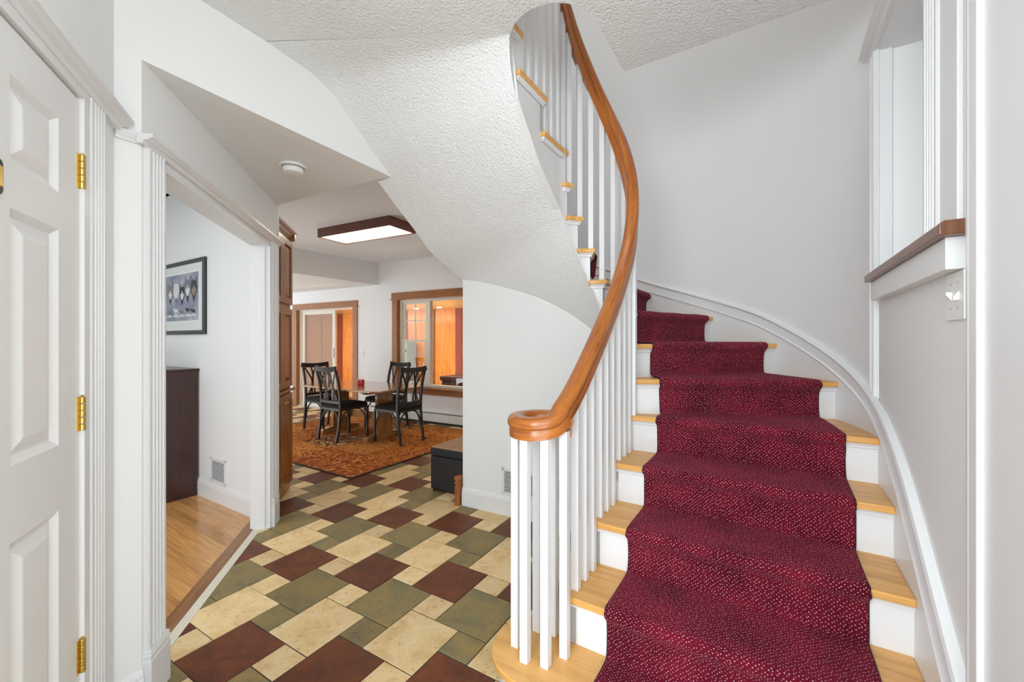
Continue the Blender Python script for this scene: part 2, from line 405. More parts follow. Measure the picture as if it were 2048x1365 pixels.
# --- hardwood floor of the left room
PW0 = v2(-1.996, 3.183); PWD = Vector((-.8515, .5244, 0)); PWN = Vector((.5244, .8515, 0))   # picture wall (runs left/away)
hp = [S0-SD*.9+SN*.05, S1+SN*.05+SD*.1, PW0+PWD*3.2+PWN*.05, PW0+PWD*3.2-PWN*3.2, S0-SD*.9+SN*1.2]
mb = MB(); mb.prism([(p.x, p.y) for p in hp], -.1, -.008); fl2 = struct(mb.build('floor.001', DARKGAP, free=True)); fl2['label'] = 'oak strip floor of the left room'
BWD = .082
row = 0
q = -.0
while q < 3.1:
    x = -1.6-rnd.random()*.6
    while x < 2.5:
        ln = rnd.uniform(.45, 1.3)
        P = [PW0+PWD*a_-PWN*b_ for a_, b_ in ((x+.0006, q+.0006), (x+ln-.0006, q+.0006), (x+ln-.0006, q+BWD-.0006), (x+.0006, q+BWD-.0006))]
        P = clip(P, S0+SN*.115, SD, -SN)
        x += ln
        if len(P) < 3: continue
        c = sum(P, Vector())/len(P)
        if c.y < 1.0: continue
        px, py = proj(c)
        if px < -250: continue
        mb = MB((PWD, PWN, ZV)); mb.prism([(p.x, p.y) for p in P], -.008, .004)
        mb.build('floor_board', OAKF, fl2)
    q += BWD
mb = MB((SD, SN, ZV)); a0 = S0-SD*.35; a1 = S1-SD*.0
mb.loft([[p+SN*.045+ZV*-.006, p+SN*.115+ZV*-.006, p+SN*.115+ZV*.011, p+SN*.06+ZV*.011, p+SN*.045+ZV*.003] for p in (a0, a1)])
struct(mb.build('trim_1', OAKD, free=True))
mb = MB((SD, SN, ZV)); mb.loft([[p+SN*0+ZV*-.006, p+SN*.045+ZV*-.006, p+SN*.045+ZV*.004, p+SN*.0+ZV*.002] for p in (a0, a1)])
struct(mb.build('trim_2', STRIP, free=True))

def wallseg(mb, p, q, th, n, z0, z1):
    """vertical slab from p to q, thickness th along n"""
    P = [p, q, q+n*th, p+n*th]; mb.prism([(a.x, a.y) for a in P], z0, z1); return mb
def casing(name, p, d, n, wdt, z0, z1, mtl=TRIM, parent=None, flutes=4, depth=.018, plinth=0, kind='structure'):
    """fluted vertical casing: starts at p, width along d, proud along n"""
    prof = [(0, 0), (0, depth*.75), (.006, depth)]
    fw = (wdt-.03)/flutes
    for i in range(flutes):
        x0 = .015+i*fw
        prof += [(x0+fw*.15, depth), (x0+fw*.3, depth*.55), (x0+fw*.7, depth*.55), (x0+fw*.85, depth)]
    prof += [(wdt-.006, depth), (wdt, depth*.75), (wdt, 0)]
    mb = MB((ZV, d, n)); mb.loft([[p+d*x+n*y+ZV*z for x, y in prof] for z in (z0+plinth, z1)])
    o = mb.build(name, mtl, parent, free=True)
    if parent is None: struct(o)
    if plinth:
        pb = MB((ZV, d, n)); e = .006
        rings = []
        for z, gg in ((z0, 1), (z0+plinth*.78, 1), (z0+plinth*.80, .3), (z0+plinth*.84, .3), (z0+plinth*.86, 1), (z0+plinth*.90, 1), (z0+plinth*.92, .4), (z0+plinth*.95, .9), (z0+plinth, .0)):
            rings.append([p+d*(-e*gg)+ZV*z, p+d*(-e*gg)+n*(depth+.004+e*gg)+ZV*z, p+d*(wdt+e*gg)+n*(depth+.004+e*gg)+ZV*z, p+d*(wdt+e*gg)+ZV*z])
        pb.loft(rings); pb.build('plinth_block', mtl, o)
    return o
def baseboard(name, p, q, n, h=.14, z0=0, mtl=TRIM):
    d = (q-p).normalized(); prof = [(0, 0), (.016, 0), (.016, h-.035), (.012, h-.03), (.012, h-.022), (.009, h-.012), (.004, h-.002), (0, h)]
    mb = MB((d, n, ZV)); mb.loft([[a+n*x+ZV*(z0+z) for x, z in prof] for a in (p, q)]); return struct(mb.build(name, mtl, free=True))
def capmould(mb, p, q, n, z, dep=.05, h=.035):
    prof = [(0, 0), (dep*.35, 0), (dep*.45, h*.35), (dep*.75, h*.45), (dep*.8, h*.6), (dep, h*.66), (dep, h), (0, h)]
    mb.loft([[a+n*x+ZV*(z+y) for x, y in prof] for a in (p, q)]); return mb

# --- wall with the white door (left foreground)
dk0, dk1 = .272, 1.035
mb = MB((DD, ND, ZV))
wallseg(mb, CN, CN+DD*.235, .12, -ND, 0, ZC)
wallseg(mb, CN+DD*.235, CN+DD*(dk1+.04), .12, -ND, 2.075, ZC)
wallseg(mb, CN+DD*(dk1+.04), CN+DD*1.32, .12, -ND, 0, ZC)
struct(mb.build('wall_left', WALLW, free=True))
door = empty('door_1', CN+DD*dk0); struct(door)
# leaf with raised panels
fr = (ZV, DD, ND); fo = .002
leaf_w = dk1-dk0
def leafpt(x, z, n): return CN+DD*(dk0+x)+ND*n+ZV*z
cols_ = [(.115, leaf_w/2-.055), (leaf_w/2+.055, leaf_w-.115)]
rows_ = [(.20, .893), (1.068, 1.651), (1.75, 1.953)]
mb = MB(fr)
# stiles, rails as solid pieces at face level
def lbox(x0, x1, z0, z1, n0, n1): mb.box(leafpt((x0+x1)/2, (z0+z1)/2, (n0+n1)/2), (z1-z0, x1-x0, n1-n0), (ZV, DD, ND))
F0_, F1_ = -.035, .004
lbox(0, .115, .008, 2.06, F0_, F1_); lbox(leaf_w-.115, leaf_w, .008, 2.06, F0_, F1_); lbox(leaf_w/2-.055, leaf_w/2+.055, .008, 2.06, F0_, F1_)
zz = [.008]+[z for rr in rows_ for z in rr]+[2.06]
for i in range(0, len(zz), 2):
    lbox(.115, leaf_w/2-.055, zz[i], zz[i+1], F0_, F1_); lbox(leaf_w/2+.055, leaf_w-.115, zz[i], zz[i+1], F0_, F1_)
mb.build('stile_and_rail', DOORP, door)
for (x0, x1) in cols_:
    for (z0, z1) in rows_:
        pb = MB(fr); R = []
        for ins, nn in ((0, F1_), (.006, F1_-.004), (.018, F1_-.012), (.024, F1_-.012), (.05, F1_-.002), (.055, F1_-.001)):
            R.append([leafpt(x0+ins, z0+ins, nn), leafpt(x1-ins, z0+ins, nn), leafpt(x1-ins, z1-ins, nn), leafpt(x0+ins, z1-ins, nn)])
        pb.loft(R, caps=False); n = len(pb.v); pb.f.append([n-4, n-3, n-2, n-1]); pb.build('door_panel', DOORP, door)
for z in (1.85, 1.135, .42):
    hb = MB(fr); c = leafpt(-.003, z, .012)
    for i in range(5):
        zc = z-.04+i*.02; hb.lathe(leafpt(-.003, zc-.009, .011), [(.007, 0), (.0075, .001), (.0075, .017), (.007, .018)], 10)
    hb.box(leafpt(.006, z, .0045), (.1, .016, .003), (ZV, DD, ND)); hb.box(leafpt(-.009, z, .0035), (.1, .010, .003), (ZV, DD, ND))
    hb.lathe(leafpt(-.003, z+.05, .011), [(.004, 0), (.005, .003), (.002, .006)], 10)
    hb.build('hinge', BRASS, door)
# jamb and head of the door frame
mb = MB(fr); mb.box(CN+DD*(dk0-.02)+ND*-.04+ZV*1.035, (2.07, .032, .11)); mb.box(CN+DD*(dk1+.02)+ND*-.04+ZV*1.035, (2.07, .032, .11))
mb.box(CN+DD*(dk0+dk1)/2+ND*-.04+ZV*2.082, (.028, dk1-dk0+.08, .11)); mb.build('door_jamb', TRIM, door)
casing('casing', CN+DD*.115, DD, ND, .115, 0, 2.095, TRIM, door, 4, .018, .19)
casing('casing', CN+DD*(dk1+.045), DD, ND, .1, 0, 2.095, TRIM, door, 4, .018, .19)
mb = MB((DD, ND, ZV)); capmould(mb, CN+DD*.0, CN+DD*(dk1+.2), ND, 2.095, .055, .04); mb.build('head_cap', TRIM, door)
baseboard('baseboard_left', CN+DD*.0, CN+DD*.113, ND)

# black and brass plate on the door
pc = leafpt(.408, 1.70, .006)
pl = empty('door_plate', pc, 'small black framed brass plate on the white panel door', 'door hardware')
def rrect(c, ax, ay, w_, h_, rad, n=5):
    out = []
    for cx, cy, a0_ in ((1, 1, 0), (-1, 1, 90), (-1, -1, 180), (1, -1, 270)):
        for i in range(n+1):
            a_ = radians(a0_+90*i/n); out.append(c+ax*(cx*(w_/2-rad)+cos(a_)*rad)+ay*(cy*(h_/2-rad)+sin(a_)*rad))
    return out
mb = MB(fr); mb.loft([rrect(pc, DD, ZV, .06, .078, .014), rrect(pc+ND*.010, DD, ZV, .06, .078, .014), rrect(pc+ND*.012, DD, ZV, .056, .074, .012)]); mb.build('backplate', BLACK, pl)
mb = MB(fr); mb.box(pc+ND*.0135, (.044, .040, .004)); mb.build('brass_insert', BRASS, pl, .001)
for dz in (-.03, .03): mb = MB(fr); mb.tube([pc+ND*.012+ZV*dz, pc+ND*.016+ZV*dz], .004, 8); mb.build('screw', BLACK, pl)

# --- bulkhead wall over the passage (comes down to the floor as a narrow return)
mb = MB(); BD = (B-A).normalized(); BN = Vector((-BD.y, BD.x, 0))
wallseg(mb, CN, A, .1, BN, 0, ZC)
P = [A, B, B+BN*.08, A+BN*.08]; mb.prism([(p.x, p.y) for p in P], ZP+.0, ZC+.2)
struct(mb.build('wall_bulkhead', WALLW, free=True))
baseboard('baseboard_return', CN-BN*0, A+BD*.002, -BN)
# --- passage ceiling slab
mb = MB(); P = [A, B, B2, v2(-1.797, 3.167)+v2(.02, -.01), v2(-1.9, 3.2)]
P = [A+BN*.079, B+BN*.079, B2, v2(-1.797, 3.167), v2(-1.83, 3.18), v2(-1.50, 1.56)]
mb.prism([(p.x, p.y) for p in P], ZP, ZC-.001); struct(mb.build('ceiling_passage', WALL, free=True))

# --- angled wall with cased opening
O0, O1, OH = .136, 1.525, 2.05
mb = MB((D45, N45, ZV))
wallseg(mb, A, A+D45*O0, .123, N45, 0, ZP); wallseg(mb, A+D45*O0, A+D45*O1, .123, N45, OH, ZP); wallseg(mb, A+D45*O1, K, .123, N45, 0, ZP)
struct(mb.build('wall_angled', WALLW, free=True))
casing('trim_3', A+D45*.012, D45, -N45, .118, 0, OH+.02, TRIM, None, 4, .018, .2)
casing('trim_4', A+D45*O1+D45*.004, D45, -N45, .115, 0, OH+.02, TRIM, None, 4, .018, .2)
mb = MB((D45, N45, ZV)); capmould(mb, A-D45*.03, K+D45*.02, -N45, OH+.02, .05, .035)
capmould(mb, A-BN*0-BD*.075, A+BD*.005, -BN, OH+.02, .014, .035); struct(mb.build('trim_5', TRIM, free=True))
mb = MB((ZV, D45, N45)); mb.box(A+D45*(O1-.009)+N45*.06+ZV*OH/2, (OH, .018, .13)); mb.box(A+D45*(O1-.022)+N45*.045+ZV*OH/2, (OH, .01, .035)); mb.box(A+D45*(O0+.009)+N45*.06+ZV*OH/2, (OH, .018, .13))
mb.box(A+D45*(O0+O1)/2+N45*.06+ZV*(OH-.009), (.018, O1-O0, .13)); struct(mb.build('trim_6', TRIM, bevel=.002, free=True))

# --- left room: picture wall, ceiling
mb = MB(); wallseg(mb, PW0-PWD*.16, PW0+PWD*4.2, .12, PWN, 0, ZC); struct(mb.build('wall_picture', WALL, free=True))
mb = MB(); P = [K+N45*.1, PW0+PWD*4.2, PW0+PWD*4.2-PWN*3.2, A+N45*.13+D45*-.5]; mb.prism([(p.x, p.y) for p in P], ZC, ZC+.1); struct(mb.build('ceiling_left_room', WALLW, free=True))
mb = MB(); wallseg(mb, PW0-PWN*3.3+PWD*.6, PW0-PWN*3.3+PWD*4.2, .1, -PWN, 0, ZC); wallseg(mb, PW0+PWD*3.7-PWN*3.3, PW0+PWD*3.7, .1, PWD, 0, ZC); struct(mb.build('wall_left_room_near', WALL, free=True))
baseboard('baseboard_picture', PW0-PWD*.14, PW0+PWD*3.5, -PWN, .15)

# --- vent wall below the stairs, dining side wall
def nose_z(th_):   # pitch line by angle round the winders
    return 5*r_+(th_+.5)/22.2*r_
def soff(th_): return nose_z(th_)-.49
top = []
for i in range(13):
    p = VW0+VWD*(i*.17); s, t = st(p); an = degrees(atan2(t-SC[1], s-SC[0])); top.append((p, max(.3, soff(an)+.05) if i else 1.99))
mb = MB((VWD, VWN, ZV))
for i in range(12):
    p, q = top[i], top[i+1]
    mb.loft([[a_[0]+ZV*0, a_[0]+VWN*.12, a_[0]+VWN*.12+ZV*a_[1], a_[0]+ZV*a_[1]] for a_ in (p, q)], caps=(True))
struct(mb.build('wall_vent', WALL, free=True))
baseboard('baseboard_vent', VW0-VWD*.0, VW0+VWD*1.9, -VWN, .15)
FW0 = v2(-.79, 6.56); FD = Vector((-.8696, .4938, 0)); FN = Vector((.4938, .8696, 0))     # far dining wall
mb = MB(); c0 = VW0+VWN*.12+VWD*.0
c1 = FW0-FD*1.9
wallseg(mb, c0+VWD*.02, c1, .12, Vector((.85, -.53, 0)), 0, ZC)
struct(mb.build('wall_dining_right', WALL, free=True))

# --- far dining wall with the window and sliding door openings
WK0, WK1 = -.35, 1.385; WZ0, WZ1 = .575, 2.075
DK0, DK1 = 2.53, 4.235; DZ1 = 2.005
mb = MB((FD, FN, ZV))
for k0, k1, z0, z1 in ((-2.1, WK0, 0, ZC), (WK0, WK1, 0, WZ0), (WK0, WK1, WZ1, ZC), (WK1, DK0, 0, ZC), (DK0, DK1, DZ1, ZC), (DK1, 6.2, 0, ZC)):
    wallseg(mb, FW0+FD*k0, FW0+FD*k1, .14, FN, z0, z1)
struct(mb.build('wall_far', WALLW, free=True))
# dining ceiling and lowered part
mb = MB(); P = [B2+v2(-.0, .02), v2(-1.83, 3.185), v2(-3.2, 3.2), v2(-8, 6), FW0+FD*6.2, FW0-FD*2.1, VW0+VWN*.1+SU*.1]
mb.prism([(p.x, p.y) for p in P], ZC, ZC+.12); struct(mb.build('ceiling_dining', TEXC, free=True))
bm0 = v2(-2.396, 7.47); bd_ = (v2(-3.262, 6.147)-bm0).normalized()
mb = MB(); P = [bm0+FN*.02, bm0+bd_*3.4, bm0+bd_*3.4+FD*3, bm0+FD*3.8]; mb.prism([(p.x, p.y) for p in P], 2.36, ZC); struct(mb.build('ceiling_lowered', WALL, free=True))

# --- foyer ceiling with the stairwell cut-out
HC = (-.855, 1.72); HR = .2025
hole = [W(.52, 2.124), W(-.6525, 2.124), W(-.6525, 1.9), W(-.6525, 1.72)]+[W(HC[0]+HR*cos(radians(a)), HC[1]+HR*sin(radians(a))) for a in range(-10, -141, -10)]
inner_top = hole[-1]
_bs = A+BD*(((1.02-A.dot(SV))/(BD.dot(SV))))
P = hole+[_bs, A-BD*.02, CN, CN+DD*1.36, v2(-2.4, .3), v2(-2.4, -2.75), v2(3.3, -2.75), W(2.7, .9), W(.52, .9)]
mb = MB(); mb.prism([(p.x, p.y) for p in P], ZC, ZC+.30); struct(mb.build('ceiling', TEXC, free=True))

# --- right wall (stair side) with the opening, curved wall
RW = .375; OP0, OP1, OZ0, OZ1 = 1.62, 2.30, 1.585, 2.58
mb = MB((SV, SU, ZV))
for t0, t1, z0, z1 in ((1.0, OP0, 0, 5.2), (OP0, OP1, 0, OZ0), (OP0, OP1, OZ1, 5.2)):
    wallseg(mb, W(RW, t0), W(RW, t1), .13, SU, z0, z1)
struct(mb.build('wall_right', WALL, free=True))
mb = MB((SV, SU, ZV)); wallseg(mb, W(RW, .5), W(RW, 1.0), .13, SU, 2.08, ZC); wallseg(mb, W(RW, .98), W(RW, 1.0), .13, SU, 0, ZC); struct(mb.build('wall_entry', WALLW, free=True))
mb = MB(); wallseg(mb, W(RW+2.2, .9), v2(3.2, -2.7), .1, Vector((1, 0, 0)), 0, ZC); struct(mb.build('wall_entry_right', WALLW, free=True))
mb = MB(); wallseg(mb, CN+DD*1.3, v2(-2.3, .2), .1, Vector((0, 1, 0)), 0, ZC); wallseg(mb, v2(-2.3, .3), v2(-2.3, -2.7), .1, Vector((-1, 0, 0)), 0, ZC); struct(mb.build('wall_entry_left', WALLW, free=True))
mb = MB(); wallseg(mb, v2(-2.4, -2.6), v2(3.3, -2.6), .1, Vector((0, -1, 0)), 0, ZC); struct(mb.build('wall_entry_back', WALLW, free=True))
CR = 1.2375
mb = MB()
R = []
for i in range(61):
    a_ = 5+i*(180-5)/60
    zb = 0 if a_ < 150 else (soff(a_)+.12)
    th_ = .1 if a_ < 140 else .04
    R.append([PO(CR, a_, zb), PO(CR+th_, a_, zb), PO(CR+th_, a_, 5.2), PO(CR, a_, 5.2)])
for i in range(1, 16):
    t = SC[1]-i*.08; R.append([W(SC[0]-CR, t, ZC+.02), W(SC[0]-CR-.1, t, ZC+.02), W(SC[0]-CR-.1, t, 5.2), W(SC[0]-CR, t, 5.2)])
mb.loft(R); struct(mb.build('wall_curved', WALL, smooth=True, free=True, autos=True))
# upper ceiling over the far part of the stairwell
mb = MB(); P = [W(RW+.1, 1.0), W(RW+.1, 3.6), W(-2.3, 3.6), W(-2.3, 1.0)]; mb.prism([(p.x, p.y) for p in P], 5.15, 5.25); wallseg(mb, W(RW+.1, .9), W(-2.3, .9), .1, SV, ZC+.3, 5.2); struct(mb.build('ceiling_upper', WALL, free=True))

# side room behind the half wall
mb = MB(); wallseg(mb, W(RW+.035, OP1+.0), W(RW+2.2, OP1), .1, SV, 1.0, OZ1); wallseg(mb, W(RW+2.2, -1.), W(RW+2.2, OP1+.1), .1, SU, 0, OZ1); wallseg(mb, W(RW+.12, .98), W(RW+2.2, .98), .1, -SV, 0, ZC)
struct(mb.build('wall_side_room', WALLW, free=True))
mb = MB(); P = [W(RW+.13, -.6), W(RW+2.3, -.6), W(RW+2.3, OP1+.1), W(RW+.13, OP1+.1)]; mb.prism([(p.x, p.y) for p in P], OZ1-.0, OZ1+.1); struct(mb.build('ceiling_side_room', WALL, free=True))
# casings on the right wall (drawn towards the stairs: normal -SU)
casing('trim_7', W(RW, OP1+.005), SV, -SU, .09, 1.1, OZ1+.0, TRIM, None, 4)
casing('trim_8', W(RW, OP0-.125), SV, -SU, .12, OZ0+.02, ZC, TRIM, None, 4)
casing('trim_9', W(RW, 1.222), SV, -SU, .112, 0, ZC, TRIM, None, 4, .011)
mb = MB((SV, SU, ZV)); capmould(mb, W(RW, OP0-.2), W(RW, OP1+.12), -SU, OZ1, .05, .05)
mb.box(W(RW+.065, (OP0+OP1)/2, OZ1-.008), (OP1-OP0, .13, .016)); mb.box(W(RW+.02, OP1-.008, (OZ0+OZ1)/2), (.016, .04, OZ1-OZ0)); struct(mb.build('trim_10', TRIM, free=True))
mb = MB((SV, SU, ZV)); mb.box(W(RW-.006, 1.435, 2.2), (.12, .012, 1.2)); struct(mb.build('trim_11', TRIM, bevel=.003, free=True))
# half-wall apron and wooden cap
hw0, hw1 = 1.36, 2.24
mb = MB((SV, SU, ZV)); mb.box(W(RW-.017, (hw0+hw1)/2, 1.555), (hw1-hw0, .036, .076)); struct(mb.build('trim_12', TRIM, bevel=.002, free=True))
mb = MB((SV, SU, ZV)); pts = []
prof = [(-.053, 0), (.16, 0), (.16, .034), (-.045, .034), (-.053, .026)]
mb.loft([[W(RW+x, t, 1.593+z) for x, z in prof] for t in (hw0-.03, hw1+.015)]); struct(mb.build('trim_13', CAPW, bevel=.003, free=True))
# entry door (right foreground)
d2 = empty('door_2', W(RW, .9)); struct(d2)
mb = MB((ZV, SV, SU)); mb.box(W(RW-.005, .86, 1.035), (2.05, .64, .045)); mb.build('door_leaf', TRIM, d2, .002)
mb = MB((ZV, SV, SU)); mb.box(W(RW-.012, 1.198, 1.37), (2.74, .042, .05)); mb.build('door_jamb', TRIM, d2, .003)

# --- skirt board with moulding along the stair wall
SKZ = [(-1.3, .22), (-.814, .596), (-.718, .666), (-.591, .765), (-.449, .872), (-.341, .942), (-.25, .987), (-.098, 1.044), (.128, 1.120), (.316, 1.198), (.523, 1.283), (.796, 1.40), (1.087, 1.535), (1.99, 1.85), (4, 2.65)]
SKF = [(-1.3, 1.), (-.4, 1.), (-.1, .74), (.1, .6), (.6, .52), (4, .5)]
def skirt_pts():
    out = []
    for t in [1.0+.05*i for i in range(24)]: out.append([W(RW, t), -SU, t-2.19])
    for i in range(0, 70):
        a_ = i*2+2; out.append([PO(CR, a_), (PO(0, 0)-PO(CR, a_)).normalized(), radians(a_)*1.23])
    zs = []
    def lp(tab, x):
        for (a_, va), (b_, vb) in zip(tab, tab[1:]):
            if x <= b_: return va+(vb-va)*(x-a_)/(b_-a_)
        return tab[-1][1]
    zs = [lp(SKZ, o[2]) for o in out]
    for _ in range(6): zs = [zs[0]]+[(zs[i-1]+2*zs[i]+zs[i+1])/4 for i in range(1, len(zs)-1)]+[zs[-1]]
    return [(o[0], o[1], z, lp(SKF, o[2])) for o, z in zip(out, zs)]
prof = [(.0, -.17), (.016, -.17), (.02, -.155), (.013, -.14), (.012, -.045), (.02, -.035), (.026, -.018), (.022, -.004), (.012, 0), (0, 0)]
mb = MB(); R1 = []; R2 = []
for p, n, z, sc_ in skirt_pts():
    h = 0
    R1.append([p+n*x+ZV*(z+h+y*sc_) for x, y in prof])
    R2.append([p+n*.0+ZV*(z+h-.15*sc_), p+n*.010+ZV*(z+h-.15*sc_), p+n*.010+ZV*(z-.62), p+ZV*(z-.62)])
mb.loft(R1); struct(mb.build('trim_14', TRIM, smooth=True, autos=True, free=True))
mb = MB(); mb.loft(R2); struct(mb.build('baseboard_stair', TRIM, smooth=True, autos=True, free=True))

# ================================================================== STAIRCASE
stair = empty('staircase', W(-.15, 1.4), 'curved staircase of pine treads and white risers rising around the well', 'staircase')
RIN, RFACE, ROUT = .168, .195, 1.228
SI, SFACE, SO = -.695, -.668, .366
UI, UFACE, UO = -1.03, -1.0575, -2.09
NT = 17
def rt(k): return 2.246-.2575*(5-k)                 # straight lower risers (t)
def ut(k): return 2.234-.2575*(k-13)                # straight upper risers (t)
def thr(k): return 22.2*(k-5)+.9                    # winder riser angles
def lpt(k, off, R=None, which=None):
    """point on the riser line k pushed forward by off, at lateral position: R radius measured from the inner centre"""
    if k <= 5: return (SC[0]+R, rt(k)-off)
    if k >= 13: return (SC[0]-R, ut(k)+off)
    a_ = radians(thr(k))-asin(max(-1, min(1, off/R))); return (SC[0]+R*cos(a_), SC[1]+R*sin(a_))
def ang(p): return degrees(atan2(p[1]-SC[1], p[0]-SC[0])) % 360
def arcpath(p, q, R):
    """points strictly between p and q along the offset curve of radius R (p lower, q higher in climbing order)"""
    out = []
    a0_ = ang(p) if p[1] > SC[1] else (0 if p[0] > SC[0] else 180)
    a1_ = ang(q) if q[1] > SC[1] else (0 if q[0] > SC[0] else 180)
    n = max(1, int(abs(a1_-a0_)/4))
    if abs(a1_-a0_) < .5: return out
    for i in range(0 if p[1] <= SC[1] and p[0] > SC[0] else 1, n+(1 if q[1] < SC[1] and q[0] < SC[0] else 0)):
        a_ = radians(a0_+(a1_-a0_)*i/n); out.append((SC[0]+R*cos(a_), SC[1]+R*sin(a_)))
    return out
TT = .027
for k in range(1, NT+1):
    z = k*r_
    if k == 1:
        pl_ = [(SO, 1.188), (-.745, 1.2)]+[(-.745+.185*cos(radians(a_)), 1.385+.185*sin(radians(a_))) for a_ in range(-98, -271, -6)]+[(-.68, 1.565), (-.66, 1.50), (-.66, rt(2)+.01), (SO, rt(2)+.01)]
        rb = [(SO, 1.218), (-.745, 1.23)]+[(-.745+.155*cos(radians(a_)), 1.385+.155*sin(radians(a_))) for a_ in range(-98, -271, -6)]+[(-.70, 1.53), (-.66, rt(2)+.01), (SO, rt(2)+.01)]
        b = MB((SU, SV, ZV)); b.prism([tuple(W(*p)[:2]) for p in rb], 0, z-TT); b.build('riser', TRIM, stair)
    else:
        fi = lpt(k, .03, RIN); fo = lpt(k, .03, ROUT); bi = lpt(k+1, -.01, RIN); bo = lpt(k+1, -.01, ROUT)
        pl_ = [fi, fo]+arcpath(fo, bo, ROUT)+[bo, bi]+arcpath(fi, bi, RIN)[::-1]
    m = lpt(k, 0, .6) if k > 1 else None
    g = SU if k <= 5 or k >= 13 else (SU*cos(radians(thr(k)+10))+SV*sin(radians(thr(k)+10)))
    b = MB((g, ZV.cross(g), ZV)); b.prism([tuple(W(*p)[:2]) for p in pl_], z-TT, z); b.build('tread', PINE, stair, .006, seg=3)
    if k > 1:
        # riser board
        i0 = lpt(k, 0, RFACE); o0 = lpt(k, 0, ROUT); i1 = lpt(k, -.018, RFACE); o1 = lpt(k, -.018, ROUT)
        b = MB((g, ZV.cross(g), ZV)); b.prism([tuple(W(*p)[:2]) for p in (i0, o0, o1, i1)], z-r_-.002, z-TT); b.build('riser', TRIM, stair)
        # cove moulding below the nosing, running round the open end
        pts_out = [lpt(k, 0, ROUT), lpt(k, 0, RFACE)]
        prof = [(0, 0), (.005, -.022), (.009, -.02), (.011, -.010), (.019, -.004), (.019, 0)]
        fo_ = [[W(*lpt(k, x, ROUT))+ZV*(z-TT+y) for x, y in prof], [W(*lpt(k, x, RFACE-x))+ZV*(z-TT+y) for x, y in prof]]
        e_ = lpt(k+1, 0, RFACE); pth = arcpath(lpt(k, 0, RFACE), e_, 1.0)
        for q_ in pth:
            d_ = (Vector((q_[0]-SC[0], q_[1]-SC[1]))); fo_.append([W(SC[0]+d_.x*(RFACE-x), SC[1]+d_.y*(RFACE-x), z-TT+y) for x, y in prof])
        fo_.append([W(*lpt(k+1, 0, RFACE-x))+ZV*(z-TT+y) for x, y in prof])
        b = MB(); b.loft(fo_); b.build('cove_moulding', TRIM, stair)

# pitch line and depth below it along the open side
def pitch_in(u):
    """u: ('l',t) ('a',deg) ('u',t)"""
    if u[0] == 'l': return 5*r_+(u[1]-2.216)/.2575*r_
    if u[0] == 'a':
        d_ = u[1]; return nose_z(min(170, d_+9)) if d_ < 165 else 13*r_+(-.03)*0
    return 13*r_+(2.264-u[1])/.2575*r_
def lerp(tab, x):
    if x <= tab[0][0]: return tab[0][1]
    for (a_, va), (b_, vb) in zip(tab, tab[1:]):
        if x <= b_: return va+(vb-va)*(x-a_)/(b_-a_)
    return tab[-1][1]
# bottom edge of the stringer by progress parameter
def zb_in(u):
    if u[0] == 'l': return max(.02, 5*r_+(u[1]-2.216)/.2575*r_-.36)
    if u[0] == 'a': return lerp([(0, .62), (30, .83), (60, 1.18), (75, 1.40), (90, 1.52), (110, 1.68), (130, 1.83), (150, 1.97), (165, 2.06), (180, 2.12)], u[1])
    return lerp([(1.72, 2.53), (1.776, 2.47), (1.932, 2.30), (2.14, 2.15), (2.19, 2.12)], u[1]) if u[1] >= 1.72 else lerp([(1.66, 2.79), (1.72, 2.53)], u[1])
us = [('l', 1.36+.05*i) for i in range(17)]+[('a', 3*i) for i in range(61)]+[('u', 2.19-.04*i) for i in range(1, 28)]
def face_pt(u, R):
    if u[0] == 'l': return (SC[0]+R, u[1])
    if u[0] == 'a': return (SC[0]+R*cos(radians(u[1])), SC[1]+R*sin(radians(u[1])))
    return (SC[0]-R, u[1])
def top_z(u):
    """z under the tread covering this place"""
    if u[0] == 'l': k = max([kk for kk in range(1, 6) if rt(kk) <= u[1]] or [1]); return k*r_-TT
    if u[0] == 'a':
        p = face_pt(u, RFACE)
        k = 4 if p[1] < rt(5) and p[0] > SC[0] else 5
        for kk in range(6, 13):
            if u[1] >= thr(kk): k = kk
        if u[1] > 90 and p[1] < ut(13): k = 13
        return k*r_-TT
    k = 13
    for kk in range(14, NT+1):
        if u[1] <= ut(kk): k = kk
    return k*r_-TT
b = MB((SV, SU, ZV))
# refine with riser break points so that the saw-tooth is vertical
brk = [('l', rt(k)) for k in range(2, 6)]+[('a', thr(k)) for k in range(6, 13)]+[('u', ut(k)) for k in range(14, NT+1)]
brk = [x for x in brk if not (x[0] == 'l' and x[1] > 2.19)]
brk += [('a', degrees(asin((rt(5)-SC[1])/RFACE))), ('a', 180-degrees(asin((ut(13)-SC[1])/RFACE)))]
def key(u): return u[1] if u[0] == 'l' else (10+u[1] if u[0] == 'a' else 300-u[1])
al = sorted(us+brk, key=key)
for i in range(len(al)-1):
    a_, c_ = al[i], al[i+1]
    if key(c_)-key(a_) < 1e-6: continue
    if a_[0] != c_[0] and {a_[0], c_[0]} == {'l', 'u'}: continue
    if a_[0] == 'l' and c_[0] == 'a': mid = ('l', (a_[1]+2.19)/2)
    elif a_[0] == 'a' and c_[0] == 'u': mid = ('u', (2.19+c_[1])/2)
    else: mid = (a_[0], (a_[1]+c_[1])/2)
    zt = top_z(mid); R = []
    for u in (a_, c_):
        p, q = face_pt(u, RFACE), face_pt(u, RFACE+.03); zb = min(zb_in(u), zt-.002)
        R.append([W(*p, zb), W(*p, zt), W(*q, zt), W(*q, zb)])
    if R[0][0].z > 3.3: continue
    b.loft(R)
strg = b.build('stringer', TRIM, stair)
